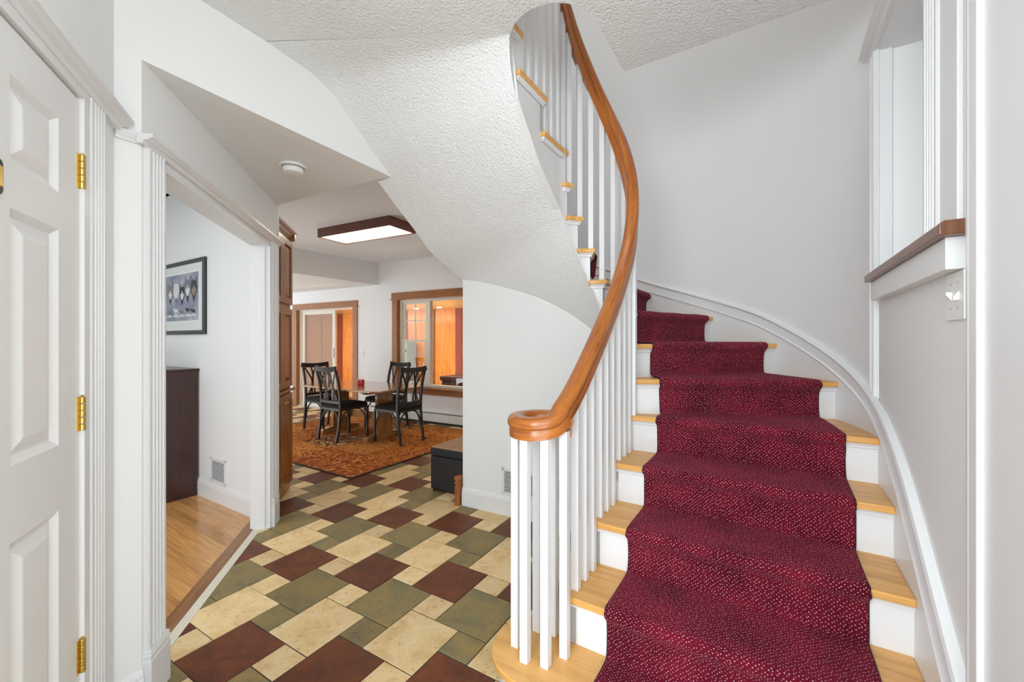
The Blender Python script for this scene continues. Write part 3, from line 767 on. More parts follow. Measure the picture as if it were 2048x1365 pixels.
# bead along the lower edge of the stringer
b = MB(); R = []
for u in al:
    if u[0] == 'l' and u[1] < 1.9: continue
    zb = zb_in(u)
    if zb > 2.75: continue
    R.append([W(*face_pt(u, RFACE-x), zb+y) for x, y in ((.0, -.004), (.009, -.004), (.010, .006), (.006, .016), (0, .018))])
b.loft(R); b.build('edge_bead', TRIM, stair)

# --- soffit (curved underside of the flight)
rul = []
def hit(s0, t0, ds, dt):
    """ray from the inner centre to the outer boundary: line s=-2.163 or the vent wall"""
    best = 9
    if ds < -1e-6: best = min(best, (-2.163-s0)/ds)
    # vent wall line
    v0 = st(VW0); v1 = (VWD.dot(SU), VWD.dot(SV))
    den = ds*v1[1]-dt*v1[0]
    if abs(den) > 1e-6:
        k_ = ((v0[0]-s0)*v1[1]-(v0[1]-t0)*v1[0])/den
        if k_ > 0: best = min(best, k_)
    return best
rows = []
for d_ in range(24, 180, 4):
    u = ('a', d_); p = face_pt(u, RFACE+.004); ds, dt = cos(radians(d_)), sin(radians(d_)); R_ = min(hit(SC[0], SC[1], ds, dt)+.02, 1.44)
    if d_ < 95: R_ = min(R_, 1.22)
    q = (SC[0]+R_*ds, SC[1]+R_*dt); zi = zb_in(u)+.004; zo = soff(d_)
    if d_ > 150: zo = soff(d_)+(d_-150)/30*.07
    rows.append((p, zi, q, zo))
def bulk_s(t):
    k_ = (t-A.dot(SV))/BD.dot(SV); return (A+BD*k_).dot(SU)
for t in (2.19, 2.1, 2.0, 1.9, 1.808):
    xx = 13*r_+(2.264-t)/.2575*r_-.432-ZC; zo = ZC+(xx-sqrt(xx*xx+.004))/2
    rows.append(((SC[0]-RFACE-.004, t), zb_in(('u', t))+.004, (-2.163-.0, t), min(ZP, zo)))
rows.append(((SC[0]-RFACE-.004, 1.808), zb_in(('u', 1.808))+.004, (bulk_s(1.808)-.0, 1.808), ZP))
for t, a_ in ((1.72, 180), (1.66, 190), (1.6, 200), (1.54, 210), (1.48, 217), (1.42, 221), (1.36, 223), (1.322, 220), (1.26, 220), (1.2, 220), (1.14, 220), (1.08, 220), (1.02, 220)):
    xx = 13*r_+(2.264-t)/.2575*r_-.432-ZC; zo = ZC+(xx-sqrt(xx*xx+.004))/2 if t > 1.04 else ZC
    if t > 1.72: inn = (SC[0]-RFACE-.004, t); zi = zb_in(('u', t))
    else:
        aa = min(a_, 220); inn = (HC[0]+(HR+.002)*cos(radians(aa)), HC[1]+(HR+.002)*sin(radians(aa)))
        zi = lerp([(180, 2.53), (190, 2.60), (200, 2.66), (210, 2.71), (217, 2.735), (220, 2.743)], aa)
    rows.append((inn, zi, (bulk_s(t)-.005, t), min(ZC, zo)))
b = MB(); M_ = 10; R = []
for p, zi, q, zo in rows:
    R.append([W(p[0]+(q[0]-p[0])*j/M_, p[1]+(q[1]-p[1])*j/M_, zi+(zo-zi)*j/M_) for j in range(M_+1)])
b.loft(R, closed=False, caps=False)
so = b.build('ceiling_stair_soffit', TEXC, smooth=True, free=True, autos=True); struct(so)
md = so.modifiers.new('solid', 'SOLIDIFY'); md.thickness = .02; md.offset = 1; md.use_rim = False
# lining of the cut-out above the ceiling
b = MB(); R = []
for a_ in range(222, 168, -6):
    p = W(HC[0]+HR*cos(radians(a_)), HC[1]+HR*sin(radians(a_)))
    zl = lerp([(180, 2.53), (190, 2.60), (200, 2.66), (210, 2.71), (217, 2.735), (220, 2.743)], a_) if a_ >= 180 else 2.5
    if a_ < 180: p = W(SC[0]-RFACE+.001, 1.72+(180-a_)*.01)
    R.append([p+ZV*zl, p+ZV*(ZC+.3)])
b.loft(R, closed=False, caps=False); o_ = b.build('trim_15', WALL, free=True); struct(o_)

# ================================================================== CARPET RUNNER
rows = []
prof = [(.010, -r_+.016), (.010, -.10), (.012, -.06), (.022, -.043), (.040, -.034), (.047, -.018), (.045, -.002), (.036, .008), (.020, .012), (-.01, .0115)]
for k in range(1, NT):
    for off, dz in prof:
        rows.append((k, off, k*r_+dz))
    if k < NT: rows.append((k+1, .06, k*r_+.011)); rows.append((k+1, .022, k*r_+.012))
def rin_(k): return .3475 if k <= 5 else .365
def rout_(k): return 1.1225 if k <= 5 else 1.15
b = MB(); R = []; M_ = 22; vv = 0; uvv = []; last = None
for k, off, z in rows:
    pts_ = []
    if k == 1: f = lambda R_, off=off: (SC[0]+R_, 1.218-off)
    else: f = lambda R_, off=off, k=k: lpt(k, off, R_)
    for j in range(M_+1):
        R_ = rin_(k)+(rout_(k)-rin_(k))*j/M_+(rnd.uniform(-.003, .003) if j in (0, M_) else 0)
        s, t = f(R_); pts_.append(W(s, t, z+.0015*sin(j*.9+k*2.1)*sin(k*1.7+off*40)))
    if last: vv += (pts_[M_//2]-last).length
    last = pts_[M_//2].copy(); uvv.append(vv); R.append(pts_)
b.loft(R, closed=False, caps=False)
me = bpy.data.meshes.new('stair_runner'); run = bpy.data.objects.new('stair_runner', me); col.objects.link(run)
me.from_pydata([p for p in b.v], [], b.f); me.materials.append(CARPET); me.materials.append(CEDGE)
uvl = me.uv_layers.new(name='UVMap')
for pg in me.polygons:
    pg.use_smooth = True
    for li, vi in zip(pg.loop_indices, pg.vertices):
        i, j = divmod(vi, M_+1); kk = rows[i][0]; uvl.data[li].uv = ((rin_(kk)+(rout_(kk)-rin_(kk))*j/M_), uvv[i])
md = run.modifiers.new('solid', 'SOLIDIFY'); md.thickness = .010; md.offset = -1 if True else 1; md.material_offset_rim = 1
md = run.modifiers.new('sub', 'SUBSURF'); md.levels = 1; md.render_levels = 1
tag(run, 'burgundy carpet runner with pale flecks down the curved staircase', 'carpet runner')

# ================================================================== RAILING
rail = empty('stair_railing', W(-.7, 1.4), 'curved wooden handrail with a volute on square white balusters', 'railing')
VC = (-.745, 1.385); VR = .091
RB = .210
def rail_z_low(t): return lerp([(1.30, 1.035), (1.385, 1.062), (1.45, 1.115), (1.57, 1.215), (1.73, 1.345), (1.91, 1.505), (2.07, 1.655), (2.19, 1.80)], t)
RZ = [(0, 1.80), (6, 1.86), (15, 1.97), (24, 2.09), (36, 2.25), (48, 2.41), (68, 2.575), (96, 2.80), (122, 3.03), (142, 3.20), (160, 3.35), (180, 3.50)]
def rail_R(d_): return .212+.026*exp_(d_)
def exp_(d_): return math.exp(-((d_-30)/32)**2)
path = []
for a_ in range(-352, 0, 8):
    z = 1.035+(.027*((a_+90)/90)**2 if a_ > -90 else 0); path.append(W(VC[0]+VR*cos(radians(a_)), VC[1]+VR*sin(radians(a_)), z))
t = VC[1]
while t < 2.16:
    path.append(W(VC[0]+VR+(t-VC[1])*.012, t, rail_z_low(t))); t += .035
for d_ in range(4, 181, 5):
    path.append(PO(rail_R(d_), d_, lerp(RZ, d_)))
t = 2.13
while t > .9:
    path.append(W(SC[0]-.2125, t, 3.50+(2.19-t)*.74)); t -= .08
# smooth z a little
zs = [p.z for p in path]
for _ in range(20):
    zs = [zs[0]]+[(zs[i-1]+2*zs[i]+zs[i+1])/4 for i in range(1, len(zs)-1)]+[zs[-1]]
for p, z in zip(path, zs): p.z = z
for _ in range(14):
    q_ = [p.copy() for p in path]
    for i in range(52, len(path)-1): path[i] = (q_[i-1]+q_[i]*2+q_[i+1])/4
rprof = [(-.026, -.04), (.026, -.04), (.027, -.01), (.024, -.004), (.032, .002), (.034, .014), (.031, .028), (.022, .037), (.008, .040), (-.008, .040), (-.022, .037), (-.031, .028), (-.034, .014), (-.032, .002), (-.024, -.004), (-.027, -.01)]
b = MB(); R = []; tl = []
for i, p in enumerate(path):
    tg = (path[min(i+1, len(path)-1)]-path[max(i-1, 0)]).normalized()
    side = tg.cross(ZV).normalized(); up = side.cross(tg).normalized()
    R.append([p+side*x+up*y for x, y in rprof]); tl.append(p)
b.loft(R)
hr = b.build('handrail', RAILW, rail, smooth=True, autos=True)
# arclength uv so the grain follows the rail
me = hr.data; ln = [0]
for i in range(1, len(path)): ln.append(ln[-1]+(path[i]-path[i-1]).length)
NP = len(rprof)
for pg in me.polygons:
    vs_ = list(pg.vertices)
    for li, vi in zip(pg.loop_indices, vs_):
        i, j = divmod(vi, NP); me.uv_layers['UVMap'].data[li].uv = (ln[i], j*.012)
# thin joint lines of the rail sections
for i in (22, 50, 66, 78, 86, 95):
    tg = (path[i+1]-path[i-1]).normalized(); side = tg.cross(ZV).normalized(); up = side.cross(tg).normalized()
    jb = MB(); jb.loft([[path[i]+tg*e+(side*x+up*y)*1.006 for x, y in rprof] for e in (-.0007, .0007)]); jb.build('rail_joint', OAKD, rail)
def baluster(s, t, z0, z1, a_=0):
    ax = SU*cos(a_)+SV*sin(a_); ay = ZV.cross(ax)
    b = MB((ZV, ax, ay)); b.box(W(s, t, (z0+z1)/2), (z1-z0, .031, .031)); b.build('baluster', TRIM, rail, .0015, seg=1)
for (s, t) in ((-.828, 1.345), (-.760, 1.297), (-.686, 1.315), (-.648, 1.392), (-.836, 1.415), (-.80, 1.462), (-.735, 1.476)):
    baluster(s, t, r_, 1.02)
for k in range(2, 5):
    for i in range(3):
        t = rt(k)-.03+.062+i*.082; baluster(-.6535+(t-1.45)*.006, t, k*r_, rail_z_low(min(t, 2.19))-.02)
for k, d_ in ((5, 9), (6, 31), (7, 52), (8, 72), (9, 92), (10, 111), (11, 130), (12, 150), (12, 163)):
    p = (SC[0]+rail_R(d_)*cos(radians(d_)), SC[1]+rail_R(d_)*sin(radians(d_)))
    baluster(p[0], p[1], k*r_, lerp(RZ, d_)-.02, radians(d_))
for k in range(13, 17):
    for i in range(3):
        t = ut(k)-.03-i*.084; baluster(SC[0]-.2125, t, k*r_, 3.50+(2.19-t)*.74-.02)

# ================================================================== FIXTURES ON WALLS
def grille(name, c, d, n, w_, h_, label, groups=1, slats=12):
    o = empty(name, c, label, 'vent')
    b = MB((d, n, ZV)); e = .022
    b.box(c+n*.004+ZV*(h_/2-e/2), (w_, .008, e)); b.box(c+n*.004-ZV*(h_/2-e/2), (w_, .008, e))
    gw = (w_-e*(groups+1))/groups
    for g_ in range(groups+1): b.box(c+n*.004+d*(-w_/2+e/2+g_*(gw+e)), (e, .008, h_))
    b.build('frame', GRILLE, o, .001)
    b = MB((d, n, ZV)); b.box(c+n*.0006, (w_-.01, .001, h_-.01)); b.build('duct', DARKGAP, o)
    for g_ in range(groups):
        for i in range(slats):
            z = -h_/2+e+(h_-2*e)*(i+.5)/slats; b = MB((d, n, ZV)); cc = c+d*(-w_/2+e+gw/2+g_*(gw+e))+n*.0045+ZV*z
            b.box(cc, (gw, .006, (h_-2*e)/slats*.42), (d, (n+ZV*.5).normalized(), d.cross((n+ZV*.5).normalized()))); b.build('louvre', GRILLE, o)
    return o
gc = VW0+VWD*.655+ZV*.262
grille('return_air_grille', gc, VWD, -VWN, .56, .21, 'long white return air grille low on the wall below the stairs', 3, 14)
gc2 = PW0-PWD*-.50+ZV*.262
grille('wall_vent', PW0+PWD*.53+ZV*.262, PWD, -PWN, .26, .21, 'white wall vent beside the dark wooden dresser', 1, 12)
# light switch plate
c = W(RW, 1.412, 1.458); sw = empty('light_switch', c, 'white double toggle light switch on the wall under the wooden cap', 'light switch')
b = MB((SV, SU, ZV)); b.box(c-SU*.003, (.116, .006, .116)); b.build('plate', WPLAST, sw, .002)
for dt, dz in ((.023, .006), (-.023, -.006)):
    b = MB((SV, SU, ZV)); b.loft([[c+SV*(dt+x)-SU*.006+ZV*(z) for x, z in ((-.005, -.011), (.005, -.011), (.005, .011), (-.005, .011))], [c+SV*(dt+x)-SU*.016+ZV*(z+dz*1.3) for x, z in ((-.004, -.004), (.004, -.004), (.004, .004), (-.004, .004))]]); b.build('toggle', WPLAST, sw)
for dt in (.023, -.023):
    for dz in (-.03, .03): b = MB(); b.tube([c+SV*dt+ZV*dz-SU*.005, c+SV*dt+ZV*dz-SU*.0072], .003, 8); b.build('screw', ALUM, sw)
# smoke detector
c = Vector((-1.295, 2.455, ZP)); sd = empty('smoke_detector', c, 'round white smoke detector on the passage ceiling', 'smoke detector')
b = MB(); b.lathe(c, [(.074, 0), (.076, -.004), (.074, -.012), (.06, -.013)], 32); b.build('base', WPLAST, sd, smooth=True, autos=True)
b = MB(); b.lathe(c, [(.055, -.012), (.058, -.016), (.058, -.030), (.050, -.042), (.03, -.047), (.001, -.048)], 32); b.build('cover', WPLAST, sd, smooth=True, autos=True)
b = MB(); b.lathe(c, [(.0565, -.0125), (.0595, -.0135), (.0595, -.0155), (.0565, -.016)], 32); b.build('sensor_slot', DARKGAP, sd)
# ceiling light in the dining room
P0, P1, P2_, P3 = v2(-2.414, 5.15), v2(-2.207, 5.514), v2(-1.149, 4.959), v2(-1.356, 4.595)
cc = (P0+P1+P2_+P3)/4; lx = (P2_-P1).normalized(); ly = ZV.cross(lx)
cl = empty('ceiling_light', cc+ZV*ZC, 'wood framed rectangular fluorescent ceiling light in the dining room', 'ceiling light')
hx, hy = (P2_-P1).length/2, .215
for s_ in (-1, 1):
    b = MB((lx, ly, ZV)); b.box(cc+ly*(s_*(hy-.011))+ZV*(ZC-.055), (2*hx, .022, .108)); b.build('frame_board', FIXW, cl, .002)
    b = MB((ly, lx, ZV)); b.box(cc+lx*(s_*(hx-.011))+ZV*(ZC-.055), (2*hy-.044, .022, .108)); b.build('frame_board', FIXW, cl, .002)
b = MB((lx, ly, ZV)); b.box(cc+ZV*(ZC-.094), (2*hx-.046, 2*hy-.046, .006)); b.build('diffuser', DIFF, cl)

# ================================================================== PICTURE AND DRESSER (left room)
def pw(a_, z, n=0): return PW0+PWD*a_-PWN*n+ZV*z
# picture: right edge a=.745
pa0 = .735; pa1 = 1.72; pz0, pz1 = 1.41, 2.075
pic = empty('framed_picture', pw((pa0+pa1)/2, pz0), 'charcoal framed print of wolf heads hanging above the dark dresser', 'picture')
b = MB((PWD, PWN, ZV)); b.box(pw((pa0+pa1)/2, (pz0+pz1)/2, .008), (pa1-pa0-.02, .012, pz1-pz0-.02)); b.build('mat_board', MAT_, pic)
fw = .036
fprof = [(0, 0), (0, .022), (.008, .028), (.02, .024), (.03, .026), (fw, .014), (fw, 0)]
R = []
for ca, cz, da, dz in ((pa0, pz0, 1, 1), (pa1, pz0, -1, 1), (pa1, pz1, -1, -1), (pa0, pz1, 1, -1)):
    R.append([pw(ca+da*x, cz+dz*x, y) for x, y in fprof])
b = MB((PWD, PWN, ZV)); b.loft(R, loop=True, caps=False); b.build('frame', FRAMEB, pic)
ia0, ia1, iz0, iz1 = pa0+.125, pa1-.125, pz0+.125, pz1-.115
IMG = mat('print_sky', (.36, .35, .46), .5); _tc = N(IMG, 'ShaderNodeTexCoord'); _n = N(IMG, 'ShaderNodeTexNoise', Scale=5., Detail=5); _r = ramp(IMG, [(.35, (.20, .22, .29)), (.5, (.32, .32, .40)), (.7, (.50, .50, .56))])
L(IMG, _tc.outputs['Object'], _n.inputs['Vector']); L(IMG, _n.outputs[0], _r.inputs[0]); L(IMG, _r.outputs[0], bsdf(IMG).inputs['Base Color'])
b = MB((PWD, PWN, ZV)); b.box(pw((ia0+ia1)/2, (iz0+iz1)/2, .0148), (ia1-ia0, .0015, iz1-iz0)); b.build('print', IMG, pic)
b = MB((PWD, PWN, ZV))
for x0, x1, z0, z1 in ((ia0-.012, ia0-.006, iz0-.012, iz1+.012), (ia1+.006, ia1+.012, iz0-.012, iz1+.012)): b.box(pw((x0+x1)/2, (z0+z1)/2, .0146), (x1-x0, .001, z1-z0))
for z in (iz0-.009, iz1+.009): b.box(pw((ia0+ia1)/2, z, .0146), (ia1-ia0+.024, .001, .006))
b.build('mat_bevel', WPLAST, pic)
WF = [mat('fur_dark', (.05, .055, .06), .8), mat('fur_white', (.68, .68, .66), .8), mat('fur_grey', (.20, .20, .20), .8), mat('fur_shadow', (.25, .26, .34), .8), mat('fur_tan', (.30, .24, .19), .8)]
def poly(pts_, cx, cz, sc_, m, lay):
    b = MB(); b.v = [pw(cx-x*sc_, cz+z*sc_, .0158+lay*.0004) for x, z in pts_]; b.f = [list(range(len(pts_)))]; return b.build('print_figure', m, pic)
head = [(-.5, .25), (-.46, .62), (-.42, 1.0), (-.3, .86), (-.16, .62), (0, .66), (.16, .62), (.3, .86), (.42, 1.0), (.46, .62), (.5, .25), (.62, 0), (.5, -.12), (.52, -.3), (.36, -.38), (.3, -.55), (.16, -.72), (.1, -.95), (0, -1.0), (-.1, -.95), (-.16, -.72), (-.3, -.55), (-.36, -.38), (-.52, -.3), (-.5, -.12), (-.62, 0)]
mask = [(-.4, .0), (-.22, .12), (-.12, -.08), (-.09, .3), (.09, .3), (.12, -.08), (.22, .12), (.4, .0), (.42, -.24), (.24, -.45), (.12, -.7), (.08, -.9), (0, -.94), (-.08, -.9), (-.12, -.7), (-.24, -.45), (-.42, -.24)]
eye = [(-.05, 0), (0, .03), (.05, 0), (0, -.03)]; nose = [(-.07, .04), (.07, .04), (.03, -.05), (-.03, -.05)]
ear = [(-.09, -.1), (0, .2), (.09, -.1)]
hx_ = [ia0+.085, ia0+.21, ia0+.325, ia0+.45, ia0+.58]
for i, (cx, dz, fur, mk_, sc_) in enumerate(((hx_[0], .015, 0, 4, .20), (hx_[1], .02, 2, 1, .205), (hx_[2], -.02, 0, 1, .175), (hx_[3], .01, 1, 1, .20), (hx_[4], 0, 2, 1, .18))):
    cz = iz1-.16+dz
    poly([(x*1.25, z*1.12) for x, z in head], cx, cz, sc_*.5*1.12, WF[3], 0)
    poly(head, cx, cz, sc_*.56, WF[fur], 1); poly(mask, cx, cz, sc_*.5, WF[mk_] if fur != 1 else WF[1], 2)
    poly([(x*.34, z*.3-.78) for x, z in head], cx, cz, sc_*.55, WF[0] if fur != 1 else WF[2], 3)
    for e in (-1, 1):
        poly([(x+e*.2, z+.08) for x, z in eye], cx, cz, sc_*.6, WF[0] if fur == 1 else WF[4], 4)
        poly([(x+e*.37, z+.72) for x, z in ear], cx, cz, sc_*.56, WF[3] if fur != 1 else WF[2], 4)
body = [(-1, .15), (-.85, .45), (-.8, .8), (-.68, .55), (-.5, .42), (.3, .4), (.6, .3), (1, -.1), (.9, -.15), (.62, .05), (.6, -.6), (.5, -.6), (.42, -.1), (-.3, -.1), (-.35, -.6), (-.46, -.6), (-.5, 0), (-.72, .15)]
for i, (cx, fur, sc_) in enumerate(((ia0+.10, 0, .055), (ia0+.21, 0, .055), (ia0+.34, 2, .055), (ia0+.46, 1, .06), (ia0+.6, 2, .055))):
    poly(body, cx, iz0+.075+.012*(i % 2), sc_, WF[fur], 1)
    poly([(-1.5, -.1), (1.4, -.2), (.9, .25), (-.3, .35), (-1, .15)], cx, iz0+.045, .045, WF[1], 0)
# dresser: right side panel from floor point D0 back to the wall
D0 = v2(-2.744, 3.637); da0 = (D0-PW0).dot(PWD); hgt = 1.11; dep = .50; wid = 1.05
dr = empty('dresser', pw(da0+wid/2, 0, dep/2), 'dark mahogany dresser standing against the picture wall', 'dresser')
bx = (PWD, PWN, ZV)
def dbox(nm, a0_, a1_, n0, n1, z0, z1, m=DARKW, bv=.003, fr_=bx, par=dr):
    b = MB(fr_); b.box(pw((a0_+a1_)/2, (z0+z1)/2, (n0+n1)/2), {0: (a1_-a0_, n1-n0, z1-z0)}[0], bx); return b.build(nm, m, par, bv)
fz = (ZV, PWD, PWN)
dbox('side_panel', da0, da0+.022, .02, dep, .05, hgt-.02, fr_=fz); dbox('side_panel', da0+wid-.022, da0+wid, .02, dep, .05, hgt-.02, fr_=fz)
dbox('top', da0-.004, da0+wid+.004, .0, dep+.02, hgt-.02, hgt, bv=.006); dbox('back_panel', da0+.02, da0+wid-.02, .02, .03, .05, hgt-.02)
dbox('base', da0-.003, da0+wid+.003, .02, dep+.006, 0, .055)
for i in range(4):
    z0 = .065+i*.255; f = dbox('drawer', da0+.026, da0+wid-.026, .05, dep+.004, z0, z0+.247)
    for e in (.25, .75):
        b = MB(); b.tube([pw(da0+wid*e, z0+.125, dep+.004), pw(da0+wid*e, z0+.125, dep+.016), pw(da0+wid*e, z0+.125, dep+.026)], [.006, .008, .014], 12); b.build('knob', BRASS, f)

# ================================================================== PANTRY CABINET
CP1 = v2(-2.02, 3.806); CP0 = v2(-1.86, 3.19)+N45*.045; cd = D45; cn = -N45
CP0 = CP1-cd*.66
cab = empty('pantry_cabinet', (CP0+CP1)/2+N45*.3, 'tall oak pantry cabinet with panelled doors at the passage corner', 'cabinet')
def cp(a_, z, n=0): return CP0+cd*a_+cn*n+ZV*z
cw = .66
cpoly = [cp(0, 0, -.012), cp(cw, 0, -.012), cp(cw, 0, -.012)+PWD*.6, PW0+PWN*.14+PWD*.5, PW0+PWN*.14-PWD*.06]
b = MB((ZV, cd, cn)); b.prism([(q_.x, q_.y) for q_ in cpoly], .07, 2.26); b.build('carcase', CABW, cab, .002)
b = MB((cd, cn, ZV)); b.prism([((q_+PWD*.01).x, (q_+PWD*.01).y) for q_ in cpoly], 0, .07); b.build('plinth', CABW, cab)
b = MB((cd, cn, ZV)); cr = [(0, 0), (.012, 0), (.016, .02), (.03, .03), (.034, .05), (.052, .068), (.056, .085), (0, .085)]
b.loft([[cp(a_, 2.26+y, x-.02) for x, y in cr] for a_ in (-.02, cw+.03)]); b.loft([[cp(cw+x-.02, 2.26+y, n_) for x, y in cr] for n_ in (.03, -.4)]); b.build('crown', CABW, cab)
for z0, z1 in ((.085, .885), (.945, 1.635), (1.675, 2.245)):
    for a0_, a1_ in ((.012, cw/2-.002), (cw/2+.002, cw-.012)):
        d_ = empty('door', cp((a0_+a1_)/2, z0)); d_.parent = cab; d_.location = cp((a0_+a1_)/2, z0)-cab.location
        R = []; sw_ = .055
        b = MB((ZV, cd, cn))
        b.box(cp(a0_+sw_/2, (z0+z1)/2, 0), (z1-z0, sw_, .02)); b.build('stile', CABW, d_, .002); b = MB((ZV, cd, cn)); b.box(cp(a1_-sw_/2, (z0+z1)/2, 0), (z1-z0, sw_, .02)); b.build('stile', CABW, d_, .002)
        b = MB((cd, cn, ZV))
        b.box(cp((a0_+a1_)/2, z0+sw_/2, 0), (a1_-a0_-2*sw_, .02, sw_)); b.build('rail', CABW, d_, .002)
        b = MB((cd, cn, ZV)); b.box(cp((a0_+a1_)/2, z1-sw_/2, 0), (a1_-a0_-2*sw_, .02, sw_)); b.build('rail', CABW, d_, .002)
        b = MB((ZV, cd, cn))
        for ins, nn in ((sw_, -.006), (sw_+.008, -.006), (sw_+.03, .004), (sw_+.032, .004)):
            R.append([cp(a0_+ins, z0+ins, nn), cp(a1_-ins, z0+ins, nn), cp(a1_-ins, z1-ins, nn), cp(a0_+ins, z1-ins, nn)])
        b.loft(R, caps=False); n = len(b.v); b.f.append([n-4, n-3, n-2, n-1]); b.build('panel', CABW, d_)
b = MB((cd, cn, ZV)); b.box(cp(cw/2+.01, .915, .012), (cw+.03, .03, .022)); b.build('belt_rail', CABW, cab, .004)

# ================================================================== WINDOW, SLIDING DOOR, HEATER
def fw_(k, z, n=0): return FW0+FD*k-FN*n+ZV*z            # n towards the dining room
win = empty('window_1', fw_((WK0+WK1)/2, WZ0)); struct(win)
hf = (FD, FN, ZV); vf = (ZV, FD, FN)
def fb(nm, k0, k1, z0, z1, n0, n1, m, par, fr_=hf, bv=.002):
    b = MB(fr_); b.box(fw_((k0+k1)/2, (z0+z1)/2, (n0+n1)/2), (abs(k1-k0), abs(n1-n0), z1-z0), hf); return b.build(nm, m, par, bv)
fb('head_casing', WK0-.12, WK1+.135, WZ1+.005, WZ1+.115, 0, .022, TRIMW, win); fb('head_bead', WK0-.14, WK1+.155, WZ1-.01, WZ1+.008, 0, .03, TRIMW, win)
fb('side_casing', WK1-.0, WK1+.12, WZ0-.02, WZ1-.01, 0, .02, TRIMW, win, vf); fb('side_casing', WK0-.12, WK0, WZ0-.02, WZ1-.01, 0, .02, TRIMW, win, vf)
fb('jamb_lining', WK1-.012, WK1, WZ0, WZ1, -.14, 0, TRIMW, win, vf); fb('jamb_lining', WK0, WK0+.012, WZ0, WZ1, -.14, 0, TRIMW, win, vf)
fb('head_lining', WK0, WK1, WZ1-.012, WZ1, -.14, 0, TRIMW, win)
fb('sill', WK0-.15, WK1+.13, WZ0-.025, WZ0, -.13, .06, TRIMW, win, bv=.004); fb('apron', WK0-.12, WK1+.11, WZ0-.115, WZ0-.025, 0, .02, TRIMW, win)
DHL, DHR = 1.37, .765
def sashframe(nm, k0, k1, z0, z1, w_, n0, n1, par, m=VINYL):
    b = MB(hf)
    for a_, c_, d_, e_ in ((k0, k1, z0, z0+w_), (k0, k1, z1-w_, z1), (k0, k0+w_, z0+w_, z1-w_), (k1-w_, k1, z0+w_, z1-w_)):
        b.box(fw_((a_+c_)/2, (d_+e_)/2, (n0+n1)/2), (c_-a_, abs(n1-n0), e_-d_))
    return b.build(nm, m, par, .002)
def pane(k0, k1, z0, z1, n, par, m=GLASS, nm='pane'):
    b = MB(hf); b.box(fw_((k0+k1)/2, (z0+z1)/2, n), (k1-k0, .004, z1-z0)); return b.build(nm, m, par)
sashframe('double_hung_frame', DHR-.03, DHL, WZ0, WZ1-.01, .035, -.11, -.04, win)
us_ = sashframe('upper_sash', DHR+.01, DHL-.04, 1.33, WZ1-.045, .045, -.1, -.075, win); pane(DHR+.05, DHL-.08, 1.37, WZ1-.09, -.088, us_)
b = MB(hf); b.box(fw_((DHR+DHL)/2-.015, 1.7, -.084), (.018, .008, .66)); b.box(fw_((DHR+DHL)/2-.015, 1.70, -.084), (.5, .008, .018)); b.build('muntin', VINYL, us_)
ls_ = sashframe('lower_sash', DHR+.01, DHL-.04, WZ0+.035, 1.375, .045, -.075, -.05, win); pane(DHR+.05, DHL-.08, WZ0+.08, 1.33, -.062, ls_)
sashframe('fixed_frame', WK0+.012, DHR-.03, WZ0, WZ1-.01, .045, -.11, -.04, win); pane(WK0+.05, DHR-.07, WZ0+.04, WZ1-.05, -.075, win)

sdr = empty('door_3', fw_((DK0+DK1)/2, 0)); struct(sdr)
fb('head_casing', DK0-.13, DK1+.14, DZ1, DZ1+.105, 0, .022, TRIMW, sdr); fb('head_bead', DK0-.155, DK1+.16, DZ1-.015, DZ1+.003, 0, .03, TRIMW, sdr)
fb('side_casing', DK0-.13, DK0-.005, 0, DZ1-.015, 0, .02, TRIMW, sdr, vf); fb('side_casing', DK1+.005, DK1+.13, 0, DZ1-.015, 0, .02, TRIMW, sdr, vf)
fb('jamb_lining', DK0-.005, DK0+.012, 0, DZ1, -.14, 0, TRIMW, sdr, vf); fb('jamb_lining', DK1-.012, DK1+.005, 0, DZ1, -.14, 0, TRIMW, sdr, vf)
sashframe('track_frame', DK0+.012, DK1-.012, .0, DZ1-.01, .03, -.12, -.04, sdr, VINYL)
pn_ = sashframe('sliding_panel', 3.13, DK1-.08, .03, DZ1-.04, .075, -.085, -.06, sdr, VINYL); pane(3.2, DK1-.15, .1, DZ1-.11, -.072, pn_)
fb('handle', 3.15, 3.175, 1.02, 1.22, -.06, -.03, WPLAST, pn_, vf)
sashframe('screen_panel', 3.15, DK1-.1, .03, DZ1-.04, .02, -.115, -.10, sdr, ALUM); pane(3.17, DK1-.12, .05, DZ1-.06, -.108, sdr, SCREEN, 'screen')
fb('threshold', DK0, DK1, 0, .025, -.13, 0, ALUM, sdr)
for k, z, l, cat_ in ((2.30, 1.12, 'small white double switch plate between the sliding door and the window', 'light switch'), (2.27, .42, 'white outlet plate low on the wall right of the sliding door', 'outlet')):
    o = empty('wall_plate' if z > 1 else 'wall_outlet', fw_(k, z), l, cat_); b = MB(hf); b.box(fw_(k, z, .004), (.115 if z > 1 else .075, .008, .115)); b.build('plate', WPLAST, o, .002)
    for e in (-.025, .025):
        b = MB(hf); b.box(fw_(k+(e if z > 1 else 0), z+(0 if z > 1 else e), .010), (.012, .008, .022)); b.build('toggle' if z > 1 else 'socket', GRILLE, o, .001)
